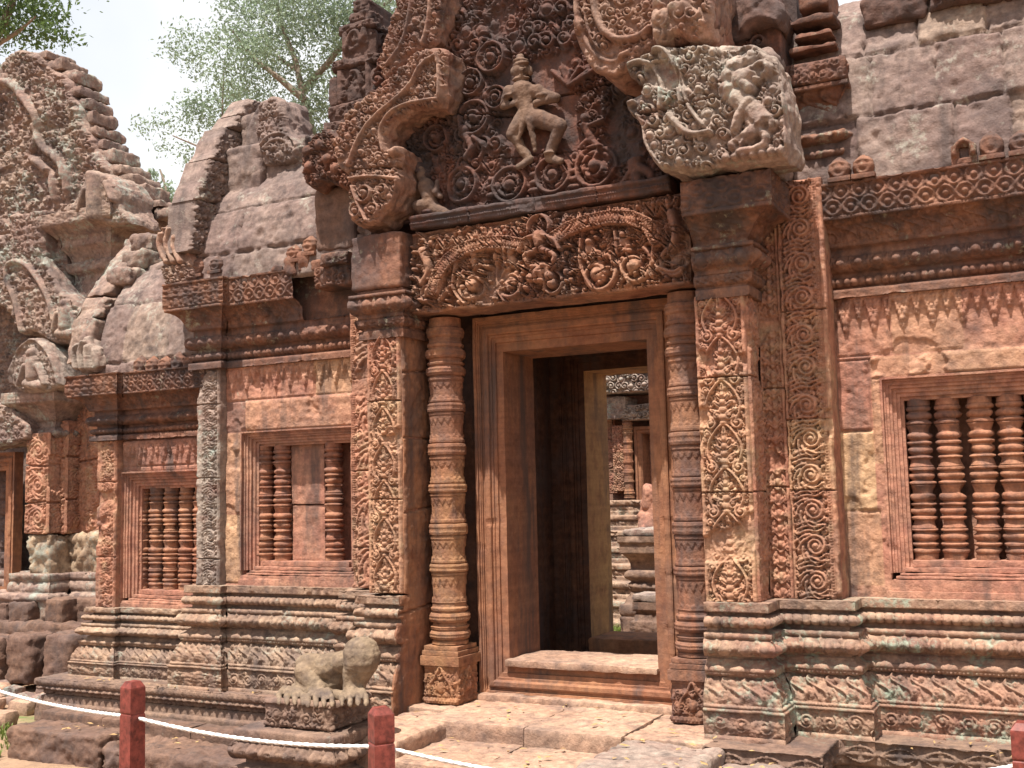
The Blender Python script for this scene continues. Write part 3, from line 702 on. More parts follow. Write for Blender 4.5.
def colonette(x, y, z0, z1, r, mat=None):
    mb = MB(); zb = z0 + .235
    # square carved foot
    def foot(c):
        a, b = c.u[0], c.u[-1]; w = b - a; m = (a + b) / 2; z = c.v[0]
        c.rect(a, b, z, z + .035, .008); c.beads(a, b, z + .006, z + .03, .009, .016)
        pts = [(m - w * .34, z + .05), (m - w * .30, z + .11), (m - w * .12, z + .15), (m, z + .215), (m + w * .12, z + .15), (m + w * .30, z + .11), (m + w * .34, z + .05)]
        c.stroke(pts, .008, None, .014); c.blob(m, z + .09, .022, .035, 0, .02); c.blob(m, z + .135, .012, None, 0, .018)
        c.foliage(a + .01, b - .01, z + .05, z + .17, .032, .010, 3)
        c.rect(a, b, z + .19, z + .235, .002)
    hw = r * .96
    cutout(mb, [rc(x - hw, x + hw, z0, zb)], FR(y - hw), 0, .004, foot, .004, 0, .002, 1)
    cutout(mb, [rc(y - hw, y + hw, z0, zb)], RT(x + hw), 0, .004, foot, .004, 0, .002, 2)
    cutout(mb, [rc(-y - hw, -y + hw, z0, zb)], LF(x - hw), 0, .006, foot, .004, 0, .002, 2)
    for i, (h0, h1, o) in enumerate(((0, .022, .016), (.024, .05, .008), (.052, .075, .0))):
        stone_block(mb, x - hw - o, x + hw + o, y - hw - o, y + hw + o, zb + h0 - (.03 if i == 0 else 0), zb + h1, .003, .001, .01, 3)
    pr, seq = col_prof(zb + .076, z1, r)
    tot = sum(q[1] for q in seq)
    spans = []; z = zb + .076
    for kd, h in seq: h = h / tot * (z1 - zb - .076); spans.append((kd, z, z + h)); z += h
    def rel(Z, A):
        H = np.zeros_like(Z)
        for kd, a, b in spans:
            t = (Z - a) / (b - a); m = (t >= 0) & (t <= 1)
            if kd == 'drum':
                # garlands hanging from the top, leaf teeth rising from the foot
                w = (A / (2 * math.pi) * 16) % 1; hg = np.abs(w - .5) * 2
                H += np.where(m & (t > .60 + .26 * hg), .005, 0) + np.where(m & (t < .22 - .16 * hg), .005, 0)
            else:
                w = A / (2 * math.pi) * (44 if kd == 'ring' else 56)
                for lo, hi, am in (((.40, .60, .004),) if kd == 'ring' else ((.20, .27, .004), (.60, .68, .004), (.38, .43, .003))):
                    H += np.where(m & (t > lo) & (t < hi), -am * np.abs(np.sin(w * math.pi)), 0)
        return H
    lathe(mb, x, y, pr, 112, rel, .55, math.pi / 8, .005)
    return mb.build('colonette', mat or m_col, gate)
colonette(-.71, -.125, ZL, 2.60, .112); colonette(.725, -.125, ZL, 2.60, .112, m_col2)

# --- pilasters
def panel_edges(c, w=.016, h=.012, bead=False):
    a, b = c.u[0], c.u[-1]; z0, z1 = c.v[0], c.v[-1]
    c.rect(a, a + w, z0, z1, h); c.rect(b - w, b, z0, z1, h)
def joints(c, zs, w=.004, d=.012, jog=.003):
    for z in zs: c.groove([(c.u[0], z), ((c.u[0] + c.u[-1]) / 2, z + jog), (c.u[-1], z - jog)], w, d)
def p_flame(c):
    a, b = c.u[0], c.u[-1]; panel_edges(c, .022, .014); c.flames(a + .026, b - .026, c.v[0], c.v[-1], .027, None, 1); c.T[:] = np.where(c.Vv < 2.13, .14, 0); joints(c, [1.58, 2.13])
def p_narrow(c):
    a, b = c.u[0], c.u[-1]; panel_edges(c, .012, .010); c.vscroll(a + .014, b - .014, c.v[0], c.v[-1], .013, None, 4); joints(c, [1.58, 2.13])
def p_strip(c):
    a, b = c.u[0], c.u[-1]; w = b - a; n = int((c.v[-1] - c.v[0]) / .075)
    c.rect(a, a + .012, c.v[0], c.v[-1], .012); c.rect(b - .018, b, c.v[0], c.v[-1], .018)
    for k in range(n + 1):
        z = c.v[0] + k * .075; m = (a + b) / 2
        for sg in (-1, 1):
            c.leaf(m, z, math.pi / 2 - sg * .75, .07, .022, .013); c.spiral(m + sg * w * .3, z + .02, .016, 0, 1.2, -sg, .005, .012); c.leaf(m + sg * w * .3, z + .04, math.pi / 2 + sg * .4, .04, .016, .010)
        c.blob(m, z + .035, .013, .022, 0, .015); c.blob(m, z, .010, None, 0, .016)
    joints(c, [1.60, 2.08])
def p_scroll(c):
    a, b = c.u[0], c.u[-1]; c.rect(a, a + .022, c.v[0], c.v[-1], .016); c.rect(b - .05, b - .026, c.v[0], c.v[-1], .006); c.beads(b - .048, b - .028, c.v[0], c.v[-1], .0065, .013); c.rect(b - .024, b, c.v[0], c.v[-1], .017)
    c.vscroll(a + .024, b - .052, c.v[0], c.v[-1], .036, None, 2); c.T[:] = np.where(c.Vv < 1.58, .10, np.where(c.Vv < 1.92, .28, 0)); joints(c, [1.58, 1.92, 2.45])
Z0 = ZL + .603
mb = MB()
cutout(mb, [rc(.85, 1.10, Z0, 2.535)], FR(-.35), 0, .004, p_flame, .005, .002, .003, 1)
cutout(mb, [rc(-.35, -.135, Z0, 2.535)], RT(1.10), 0, .004, p_narrow, .005, .002, .003, 2)
cutout(mb, [rc(0.0, .35, Z0 - .6, 2.535)], LF(.85), 0, .012, None, .005, .0, .003, 2)
mb.build('pilaster', m_carv, gate)
mb = MB()
cutout(mb, [rc(1.105, 1.225, Z0, 3.1)], FR(-.135), 0, .0045, p_strip, .004, .002, .003, 3)
cutout(mb, [rc(1.225, 1.445, Z0, 3.1)], FR(-.145), .25, .0045, p_scroll, .004, .004, .003, 4)
mb.build('scroll_pilaster', m_carv, gate)
mb = MB()
def p_flame_l(c): p_flame(c)
cutout(mb, [rc(-1.085, -.865, Z0, 2.50)], FR(-.35), .2, .004, p_flame_l, .005, .002, .003, 5)
mb.build('pilaster', m_carv, gate)
mb = MB()
def p_scroll_l(c):
    a, b = c.u[0], c.u[-1]; c.rect(a, a + .014, c.v[0], c.v[-1], .014); c.beads(a + .016, a + .032, c.v[0], c.v[-1], .0065, .012)
    c.vscroll(a + .04, b, c.v[0], c.v[-1], .02, None, 6); joints(c, [1.3, 1.75, 2.3])
cutout(mb, [rc(-1.385, -1.09, Z0, 2.80)], FR(-.10), .3, .0045, p_scroll_l, .004, .004, .003, 6)
mb.build('scroll_pilaster', m_carv, gate)
# plain return of the left pilaster beside the doorway, cut to the base profile
ZBL = .42
pr = [(o + .35, z) for (o, z, *_r) in profile(base_prof(ZBL, 1.045), .02)]
lp = [(-(y), z) for y, z in pr if z < Z0] + [(-.35, Z0), (-.35, 2.62), (.05, 2.62), (.05, ZL - .05)]
def c_return(c):
    c.rough(.012, .3, 4, 6)
    for z in (.98, 1.52, 1.95, 2.3): c.groove([(c.u[0], z - .03), (c.u[-1], z + .03 * math.sin(z * 9))], .005, .012)
mb = MB(); cutout(mb, [lp], RT(-.852), .018, .008, c_return, .006, .006, .004, 7); mb.build('pilaster_return', m_door, gate)

# --- capitals
mb = MB(); sweep(mb, [(.865, -.35), (1.10, -.35), (1.10, -.14)], cap_prof(2.515), .006, .006, .010, .4, 3); end_cap(mb, .866, -.35, cap_prof(2.515), 3.06); box(mb, .86, 1.09, -.34, -.02, 2.5, 3.05); mb.build('capital', m_corn, gate)
mb = MB(); sweep(mb, [(-1.10, -.12), (-1.10, -.35), (-.86, -.35), (-.86, -.03)], cap_prof(2.485, False), .006, .006, .014, .3, 4); mb.build('capital', m_corn, gate)
mb = MB()
stone_block(mb, -1.17, -.825, -.41, -.05, 2.765, 3.085, .02, .014, .012, 4); mb.build('impost_block', m_corn, gate)

# --- lintel
def lint(c):
    T = lambda a, b: at(a, b, -.32)
    def S_(pts, w0, w1, h, h1=None): c.stroke([T(*q) for q in pts], w0, w1, h, h1)
    c.rect(c.u[0], c.u[-1], c.v[0], c.v[0] + .022, .018); c.rect(c.u[0], c.u[-1], c.v[-1] - .016, c.v[-1], .012)
    c.foliage(c.u[0] + .02, c.u[-1] - .02, c.v[0] + .03, c.v[-1] - .02, .044, .024, 11)
    # leaf crests above the garland
    for k in range(17):
        x = 432 + k * 14.8; y = 246 - abs(x - 541) * .02 - (x - 541) * .17 - 14
        q = T(x, y); 
        for sg in (-1, 0, 1): c.leaf(q[0], q[1] - .03, math.pi / 2 + sg * .6, .10, .04, .034)
        c.blob(q[0], q[1] + .03, .02, None, 0, .042)
    # the two arms of the garland
    Lg = [(436, 292), (440, 276), (450, 262), (466, 250), (486, 244), (508, 243), (528, 247)]; Rg = [(556, 240), (572, 229), (592, 222), (614, 218), (634, 219), (650, 226), (658, 240)]
    S_(Lg, .030, .036, .052); S_(Rg, .036, .030, .052)
    for G in (Lg, Rg):
        g = np.array([T(*q) for q in G]); t = np.linspace(0, len(g) - 1, 40)
        for u in t:
            i = min(int(u), len(g) - 2); q = g[i] + (g[i + 1] - g[i]) * (u - i); c.ring(q[0], q[1], .034, .0045, .056)
    # pendant volutes
    for (x, y, r, sg, a) in ((473, 285, 17, 1, 2.2), (512, 283, 17, 1, 2.2), (598, 274, 19, -1, 1), (634, 266, 18, -1, 1), (430, 292, 15, -1, 1.5), (676, 262, 16, 1, 1.5), (552, 284, 12, -1, 1.2), (528, 288, 10, 1, 2)):
        q = T(x, y); rr = r * .0058
        c.spiral(q[0], q[1], rr, a, 1.25, sg, rr * .16, .040); c.blob(q[0], q[1], rr * .42, None, 0, .050)
        for k in range(5): c.leaf(q[0] - sg * rr * .3, q[1] + rr * (.8 + .22 * k), math.pi / 2 + sg * (.9 - .2 * k), rr * .8, rr * .3, .034)
    for (x0, y0, x1, y1, x2, y2) in ((458, 262, 452, 290, 466, 304), (496, 255, 494, 285, 506, 302), (582, 240, 580, 268, 594, 290), (616, 232, 618, 262, 630, 284), (655, 245, 652, 262, 668, 278)):
        S_([(x0, y0), (x1, y1), (x2, y2)], .012, .008, .042)
    for (x, y) in ((475, 262), (512, 260), (590, 250), (624, 243)):
        q = T(x, y); c.blob(q[0], q[1], .035, .06, .35, .034); c.blob(q[0], q[1] + .04, .024, None, 0, .05)
    # figure seated on a grinning mask in the middle
    q = T(541, 226); c.arc(q[0], q[1] - .01, .062, -.3, math.pi + .3, .014, .055); c.blob(q[0], q[1] + .005, .04, .05, 0, .03, sub=True)
    for k in range(11): a = -.2 + k * .355; c.leaf(q[0] + .07 * math.cos(a), q[1] + .07 * math.sin(a), a, .05, .025, .045)
    S_([(541, 237), (542, 248)], .042, .03, .075); S_([(541, 236), (526, 240), (522, 252)], .018, .014, .065); S_([(543, 236), (558, 240), (562, 250)], .018, .014, .065)
    S_([(540, 250), (526, 256), (530, 264)], .022, .016, .06); S_([(543, 250), (558, 255), (556, 262)], .022, .016, .06)
    q = T(541, 272); c.blob(q[0], q[1], .07, .06, 0, .06)
    for sg in (-1, 1): c.blob(q[0] + sg * .03, q[1] + .025, .018, None, 0, .074); c.blob(q[0] + sg * .055, q[1] - .03, .03, None, 0, .06); c.leaf(q[0] + sg * .05, q[1], math.pi / 2 - sg * 1.0, .10, .04, .05)
    c.blob(q[0], q[1] - .005, .02, .025, 0, .08); c.blob(q[0], q[1] - .05, .04, .016, 0, .07)
    # makara at either end
    S_([(424, 252), (432, 270), (424, 284)], .034, .02, .052); S_([(421, 300), (440, 303), (448, 292)], .014, .012, .045); S_([(672, 214), (678, 232), (672, 250)], .03, .02, .05); S_([(660, 268), (676, 274), (688, 262)], .014, .012, .045)
    r = random.Random(5)
    for k in range(240): c.blob(r.uniform(c.u[0] + .02, c.u[-1] - .02), r.uniform(c.v[0] + .03, c.v[-1] - .03), r.uniform(.008, .019), None, 0, r.uniform(.028, .048))
    for k in range(260): c.leaf(r.uniform(c.u[0] + .02, c.u[-1] - .02), r.uniform(c.v[0] + .03, c.v[-1] - .03), r.uniform(0, 6.28), r.uniform(.04, .08), r.uniform(.016, .028), r.uniform(.03, .052))
    c.H[:] = c.H * 1.55 - .022
mb = MB(); cutout(mb, [rc(-.825, .815, 2.615, 3.083)], FR(-.29), .22, .0040, lint, .008, .004, .003, 8); mb.build('lintel', m_lint, gate)

# --- pediment: cornice beam, carved tympanum, serpent arch on both sides
def beam(c): c.rect(c.u[0], c.u[-1], c.v[-1] - .03, c.v[-1], .012); c.beads(c.u[0], c.u[-1], c.v[0] + .03, c.v[0] + .045, .007, .008); joints2(c, [-.42, -.02, .34])
def joints2(c, xs, d=.02):
    for x in xs: c.groove([(x, c.v[0]), (x + .01, (c.v[0] + c.v[-1]) / 2), (x - .005, c.v[-1])], .005, d)
ped = MB()
cutout(ped, [rc(-.80, .74, 3.088, 3.168)], FR(-.35), .2, .005, beam, .012, .006, .004, 9)
def tymp(c):
    Y = -.22; T = lambda a, b: at(a, b, Y)
    def S_(pts, w0, w1, h, h1=None): c.stroke([T(*q) for q in pts], w0, w1, h, h1)
    c.foliage(-1.1, 1.2, 3.2, 4.75, .05, .022, 22, inside=lambda x, y: not (-.26 < x + .08 * (y - 3.8) < .20 and 3.4 < y < 3.98)); c.foliage(-1.1, 1.2, 3.45, 4.75, .085, .042, 21, inside=lambda x, y: not (-.30 < x + .08 * (y - 3.8) < .42 and 3.4 < y < 3.98) and not (x < -.5 and y < 3.62) and not (x > .52 and y < 3.62))
    # row of roundels
    for k, (x, y, r) in enumerate(((430, 196, 0), (465, 186, 19), (495, 181, 0), (513, 186, 19), (537, 176, 0), (556, 176, 19), (577, 172, 0), (598, 168, 21), (622, 160, 0), (642, 170, 0))):
        q = T(x, y)
        if r: c.roundel(q[0], q[1], r * .0058, .045, k)
        elif 480 < x < 600:
            for j in range(5): c.blob(q[0], q[1] - .09 + .045 * j, .045 - .006 * j, .018, 0, .045)
            for sg in (-1, 1): c.leaf(q[0], q[1] + .03, math.pi / 2 + sg * .6, .12, .04, .04)
    c.rect(c.u[0], c.u[-1], c.v[0], c.v[0] + .02, .03)
    # kneeling worshipper at the left end
    S_([(424, 176), (424, 177)], .05, .05, .07); S_([(426, 188), (430, 206)], .04, .05, .07); S_([(428, 206), (442, 213), (420, 214)], .035, .025, .07); S_([(428, 188), (438, 190), (440, 182)], .016, .013, .07); S_([(424, 170), (424, 166)], .025, .012, .07)
    # worn striding figure at the right end
    S_([(640, 150), (636, 166), (640, 186)], .05, .03, .04); S_([(640, 168), (655, 176), (655, 190)], .03, .025, .04); S_([(634, 172), (622, 190)], .02, .02, .035)
    # leaf tree and demon, left of the dancer
    for (x, y, r) in ((495, 60, 16), (475, 85, 14), (478, 120, 18), (440, 140, 14), (500, 100, 12)): q = T(x, y); c.roundel(q[0], q[1], r * .0058, .05, int(x))
    S_([(470, 138), (478, 150), (470, 160)], .03, .02, .06); S_([(478, 140), (490, 148), (484, 160)], .018, .014, .06); S_([(468, 132), (469, 133)], .03, .03, .07)
    # small leaping figure on the right
    S_([(588, 128), (594, 142)], .03, .025, .05); S_([(590, 142), (580, 150), (586, 158)], .018, .014, .045); S_([(594, 142), (604, 150), (598, 160)], .018, .014, .045); S_([(592, 128), (606, 122)], .014, .012, .045); S_([(588, 120), (588, 121)], .026, .026, .055)
    # many-armed fan of hands
    for k in range(6): S_([(572, 88), (556 + k * 9, 74 - (k % 2) * 3)], .014, .016, .045)
    joints2(c, [-.62], .02); c.groove([T(400, 112), T(470, 118), T(520, 116)], .005, .03); c.groove([T(560, 96), T(650, 78)], .006, .03); c.groove([T(490, 160), T(600, 150)], .004, .02)
    w = fbm2(c.U, c.Vv, .3, 3, 8); c.H *= np.clip(1.2 - 1.6 * np.clip(w - .1, 0, 1) , .35, 1.2)
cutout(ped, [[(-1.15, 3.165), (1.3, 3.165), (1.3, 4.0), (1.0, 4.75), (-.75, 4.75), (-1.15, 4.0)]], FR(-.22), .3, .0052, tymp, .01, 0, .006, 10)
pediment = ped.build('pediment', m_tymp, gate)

def figure(name, limbs, blobs, mat, parent, vox=.008, smooth=2, fat=1.0):
    """one continuous body grown from tapered limbs (p, q, radius p, radius q) and ellipsoids"""
    V = []; F = []
    def ball(c, r, n=10):
        b = len(V); c = np.array(c, float); r = np.array(r if hasattr(r, '__len__') else (r, r, r), float)
        for i in range(n + 1):
            for j in range(n * 2):
                th = math.pi * i / n; ph = math.pi * j / n; V.append(tuple(c + r * (math.sin(th) * math.cos(ph), math.sin(th) * math.sin(ph), math.cos(th))))
        for i in range(n):
            for j in range(n * 2):
                k = (j + 1) % (n * 2); F.append((b + i * n * 2 + j, b + (i + 1) * n * 2 + j, b + (i + 1) * n * 2 + k, b + i * n * 2 + k))
    for p, q, a, b in limbs:
        a, b = a * fat, b * fat
        p = np.array(p, float); q = np.array(q, float); n = max(2, int(np.linalg.norm(q - p) / (min(a, b) * .45)) + 1)
        for k in range(n + 1): t = k / n; ball(p + (q - p) * t, a + (b - a) * t, 7)
    for c, r in blobs: ball(c, r)
    me = bpy.data.meshes.new(name); me.from_pydata(V, [], F); ob = bpy.data.objects.new(name, me); C.objects.link(ob)
    rm = ob.modifiers.new('r', 'REMESH'); rm.mode = 'VOXEL'; rm.voxel_size = vox; sm = ob.modifiers.new('s', 'SMOOTH'); sm.factor = .5; sm.iterations = smooth
    dg = bpy.context.evaluated_depsgraph_get(); new = bpy.data.meshes.new_from_object(ob.evaluated_get(dg)); C.objects.unlink(ob); bpy.data.objects.remove(ob)
    n = len(new.vertices); co = np.zeros(n * 3, np.float32); new.vertices.foreach_get('co', co); co = co.reshape(-1, 3).astype(float)
    nr = np.zeros(n * 3, np.float32); new.vertices.foreach_get('normal', nr); nr = nr.reshape(-1, 3)
    co += nr * (.008 * vn3(co, .05, 1) + .005 * vn3(co, .018, 2))[:, None] * max(1.0, vox / .008); new.vertices.foreach_set('co', co.astype(np.float32).ravel())
    new.polygons.foreach_set('use_smooth', np.ones(len(new.polygons), bool)); new.update(); new.name = name
    new.materials.clear(); new.materials.append(mat); o = bpy.data.objects.new(name, new); C.objects.link(o)
    if parent: o.parent = parent
    return o
# dancing figure, nearly free of the tympanum
def q3(px, py, y): x, z = at(px, py, y); return (x, y, z)
k = .0058
D = lambda px, py, y=-.265: q3(px, py, y)
figure('dancer_carving', [
    (D(522, 84), D(522, 92), .030, .036), (D(523, 92), D(527, 108), .062, .046), (D(527, 108), D(530, 118), .046, .056),
    (D(509, 92), D(538, 92), .034, .036), (D(538, 93), D(556, 98), .030, .024), (D(556, 98), D(536, 103, -.30), .024, .018), (D(508, 93), D(504, 106), .028, .022), (D(504, 106), D(518, 103, -.30), .022, .016),
    (D(532, 117), D(560, 126, -.29), .052, .038), (D(560, 126, -.29), D(549, 156), .034, .024), (D(549, 158), D(561, 161, -.29), .022, .016),
    (D(525, 118), D(513, 134, -.28), .050, .036), (D(513, 134, -.28), D(528, 158), .032, .022), (D(530, 160), D(518, 167, -.29), .022, .016)]
    + [(D(530, 120, -.31), D(535, 150, -.29), .020, .012), (D(524, 120, -.31), D(519, 140, -.30), .014, .008)],
    [(D(521, 70), (.048, .048, .060)), (D(520.5, 61.5), (.046, .046, .014)), (D(520.5, 58), (.022, .022, .024)), (D(521.5, 70, -.316), (.009, .014, .016)), (D(518.5, 67.5, -.309), (.009, .007, .006)), (D(525, 67.5, -.309), (.009, .007, .006)), (D(521.5, 75, -.307), (.014, .009, .006)), (D(521, 64, -.29), (.052, .028, .010)), (D(521, 79, -.285), (.055, .03, .012)), (D(509, 96, -.29), (.036, .034, .012)), (D(541, 96, -.29), (.036, .034, .012)), (D(549, 153, -.29), (.034, .03, .012)), (D(513, 71), (.012, .02, .028)), (D(530, 71), (.012, .02, .028)),
     (D(528, 112), (.066, .05, .026)), (D(532, 120), (.07, .05, .03))], m_fig, pediment, .006, 1, 1.1)

figure('kneeling_carving', [(D(426, 186), D(431, 204), .045, .038), (D(431, 205), D(418, 206, -.29), .040, .03), (D(418, 206, -.29), D(424, 214), .026, .02), (D(430, 207), D(446, 214, -.28), .036, .026), (D(446, 214), D(456, 214), .02, .014),
    (D(424, 184), D(436, 192, -.30), .02, .016), (D(436, 192, -.30), D(437, 182, -.30), .016, .014), (D(428, 186), D(440, 196, -.29), .02, .015), (D(423, 182), D(422, 178), .022, .026)], [(D(421.5, 175), (.032, .034, .038)), (D(420, 169), (.030, .03, .014)), (D(419, 166), (.014, .014, .02))], m_fig, pediment, .006, 1, 1.1)
def serpent(name, pts, y, depth, carve, mat=m_naga, res=.005, seed=0, rnd=.02, parent=gate, dz=0):
    mb = MB(); cutout(mb, [chaikin([at(a, b, y) for a, b in pts], 1, True)], FR(y), depth, res, carve, rnd, .008, .004, seed, False, .018); return mb.build(name, mat, parent)
def c_naga_r(c):
    Y = -.62; T = lambda a, b: at(a, b, Y)
    def S_(pts, w0, w1=None, h=.03, h1=None): c.stroke([T(*q) for q in pts], w0, w1, h, h1)
    loop = in_poly([T(*q) for q in NR])
    c.foliage(c.u[0], c.u[-1], c.v[0], c.v[-1], .055, .030, 31, inside=loop)
    S_([(630, 68), (645, 62), (658, 72), (664, 92), (662, 112)], .014, .012, .050); S_([(646, 60), (662, 48), (676, 62), (680, 84), (684, 108)], .012, .012, .050); S_([(676, 60), (684, 82), (690, 110), (706, 128)], .010, .010, .045)
    S_([(640, 118), (648, 150), (662, 168)], .014, .012, .045); S_([(672, 118), (690, 138), (712, 134)], .018, .014, .055); S_([(636, 104), (628, 108), (634, 116)], .012, .01, .05)
    c.groove([T(640, 116), T(680, 108), T(725, 96)], .006, .04); c.groove([T(678, 44), T(680, 108)], .004, .03); c.groove([T(717, 45), T(719, 100)], .005, .03)
    # rearing beast with a fan of heads
    for x, y, r in ((731, 92, 9), (733, 78, 9), (740, 68, 9), (749, 62, 9), (735, 70, 7)): q = T(x, y); c.blob(q[0], q[1], r * .0056, None, 0, .06); c.blob(q[0], q[1], r * .0026, None, 0, .074)
    S_([(744, 82), (752, 80), (764, 72)], .05, .045, .085); S_([(748, 88), (752, 92)], .03, .03, .09)
    S_([(740, 100), (752, 112), (764, 126)], .05, .06, .065); S_([(752, 104), (742, 118), (738, 134)], .03, .022, .075); S_([(764, 126), (750, 138), (736, 148)], .04, .028, .07); S_([(766, 130), (766, 150), (742, 154)], .03, .022, .06)
    S_([(780, 60), (786, 100), (789, 150)], .014, .014, .045)
    for k in range(7): q = T(728 + k * 9, 160 - k * 1.3); c.blob(q[0], q[1], .022, None, 0, .05)
NR = [(666, 175), (646, 150), (640, 122), (630, 114), (628, 100), (634, 96), (645, 92), (640, 80), (627, 76), (629, 60), (650, 58), (656, 44), (676, 48), (700, 44), (716, 46), (718, 43), (744, 46), (758, 44), (766, 54), (776, 56), (780, 72), (786, 110), (793, 158), (773, 160)]
serpent('naga_finial', NR, -.62, .27, c_naga_r, m_lich, .0048, 41)
mb = MB(); stone_block(mb, .86, 1.30, -.36, -.05, 3.09, 3.72, .05, .03, .016, 13); mb.build('broken_naga_stone', m_roof, gate)
UR = [(574, 8), (576, 0), (577, -40), (720, -60), (716, 0), (716, 30), (690, 42), (652, 46), (628, 70), (612, 76), (592, 70), (580, 52), (573, 28)]
def c_up_r(c):
    Y = -.60; T = lambda a, b: at(a, b, Y)
    def S_(pts, w0, w1=None, h=.03): c.stroke([T(*q) for q in pts], w0, w1, h)
    c.foliage(c.u[0], c.u[-1], c.v[0], c.v[-1], .05, .026, 33, inside=in_poly([T(*q) for q in UR]))
    S_([(577, -10), (579, 24), (590, 50), (608, 64), (630, 54)], .016, .014, .040); S_([(596, -20), (596, 12), (604, 32), (618, 42), (640, 40), (652, 30)], .022, .016, .05); S_([(586, -5), (588, 30), (600, 52), (616, 58)], .006, .006, .034)
serpent('pediment_arch', UR, -.60, .38, c_up_r, m_armd, .005, 42)
LL = [(352, 226), (349, 205), (352, 180), (374, 172), (370, 150), (374, 128), (388, 108), (408, 98), (424, 92), (445, 110), (447, 52), (428, 48), (410, 62), (380, 82), (352, 96), (340, 120), (334, 150), (345, 172), (346, 184)]
LL = [(352, 226), (349, 205), (352, 178), (332, 160), (336, 132), (352, 108), (372, 92), (396, 74), (414, 52), (440, 46), (448, 50), (447, 108), (425, 106), (408, 112), (394, 122), (387, 138), (390, 152), (402, 144), (404, 158), (398, 170), (404, 178), (396, 200), (384, 214), (378, 226)]
def c_naga_l(c):
    Y = -.44; T = lambda a, b: at(a, b, Y)
    def S_(pts, w0, w1=None, h=.03): c.stroke([T(*q) for q in pts], w0, w1, h)
    c.foliage(c.u[0], c.u[-1], c.v[0], c.v[-1], .048, .030, 35, inside=in_poly([T(*q) for q in LL]))
    S_([(352, 166), (362, 140), (376, 120), (396, 104), (414, 88), (424, 66), (438, 58)], .014, .014, .050); S_([(386, 152), (382, 132), (392, 114), (412, 104), (444, 100)], .012, .012, .042); S_([(440, 56), (443, 78), (442, 102)], .012, .012, .05)
    S_([(396, 152), (402, 150)], .035, .03, .055); S_([(352, 180), (376, 177), (400, 180)], .010, .010, .045); S_([(400, 182), (396, 200), (380, 220)], .010, .010, .05)
    for x, y, r in ((368, 194, 10), (386, 190, 7), (360, 212, 8), (376, 210, 7)): q = T(x, y); c.spiral(q[0], q[1], r * .0056, x, 1.5, 1, r * .0009, .055); c.blob(q[0], q[1], r * .002, None, 0, .06)
    S_([(356, 188), (360, 202), (370, 222)], .010, .008, .05); c.groove([T(345, 174), T(372, 168), T(404, 168)], .006, .04)
serpent('naga_finial', LL, -.44, .22, c_naga_l, m_armd, .0048, 43)
UL = [(384, 84), (378, 60), (388, 30), (398, 0), (400, -40), (446, -50), (446, 0), (441, 30), (436, 46), (414, 52), (398, 72)]
def c_up_l(c):
    Y = -.40; T = lambda a, b: at(a, b, Y)
    c.foliage(c.u[0], c.u[-1], c.v[0], c.v[-1], .045, .026, 37, inside=in_poly([T(*q) for q in UL]))
    c.stroke([T(*q) for q in ((390, 66), (404, 48), (412, 20), (416, -20))], .012, None, .04); c.stroke([T(*q) for q in ((425, 46), (432, 20), (434, -20))], .014, None, .042)
serpent('pediment_arch', UL, -.40, .2, c_up_l, m_armd, .005, 44)
# many-headed serpent at the left springing
LN = [(305, 178), (302, 160), (310, 142), (322, 132), (336, 134), (346, 150), (350, 178), (352, 226), (352, 232), (344, 200), (330, 182), (316, 186)]
LN = [(303, 176), (302, 156), (312, 138), (326, 128), (344, 140), (352, 166), (356, 190), (340, 186), (326, 180), (318, 190), (308, 188)]
def c_ln(c): c.foliage(c.u[0], c.u[-1], c.v[0], c.v[-1], .04, .03, 39); [c.blob(*at(x, y, -.25), .035, None, 0, .05) for x, y in ((310, 152), (322, 146), (312, 168), (330, 160), (338, 170))]
serpent('naga_head', LN, -.25, .25, c_ln, m_corn, .005, 45, .025)
mb = MB(); stone_block(mb, *sorted((at(316, 230, -.12)[0], at(356, 230, -.12)[0])), -.14, .2, at(336, 250, -.12)[1], at(336, 186, -.12)[1], .03, .014, .016, 21); mb.build('roof_end_stone', m_block, gate)

# --- main walls either side of the porch, each with a blind window
def wall_carve(blocks, pend, seed, extra=None):
    def f(c):
        c.rough(.010, .35, 4, seed)
        for (x0, x1, z0, z1, tn, dh) in blocks:
            w = c.win(x0, x1, z0, z1)
            if w is None: continue
            d = np.minimum(np.minimum(c.U[w] - x0, x1 - c.U[w]), np.minimum(c.Vv[w] - z0, z1 - c.Vv[w])); k = np.clip(d / .007, 0, 1) * (d > 0)
            c.H[w] += np.where(d > 0, dh - .012 * (1 - k), 0); c.T[w] = np.where(d > 0, tn, c.T[w])
        if pend: 
            H0 = c.H.copy(); c.H[:] = 0; c.pendants(*pend); c.H += H0
        if extra: extra(c)
    return f
WP = [(0, .02), (0, -.012), (.10, -.012), (.10, .012), (.20, .012), (.21, .022), (.34, .022), (.35, .034), (.48, .034), (.49, .05), (.66, .05), (.68, .062), (.84, .062), (.85, .078), (1, .08), (1, .26)]
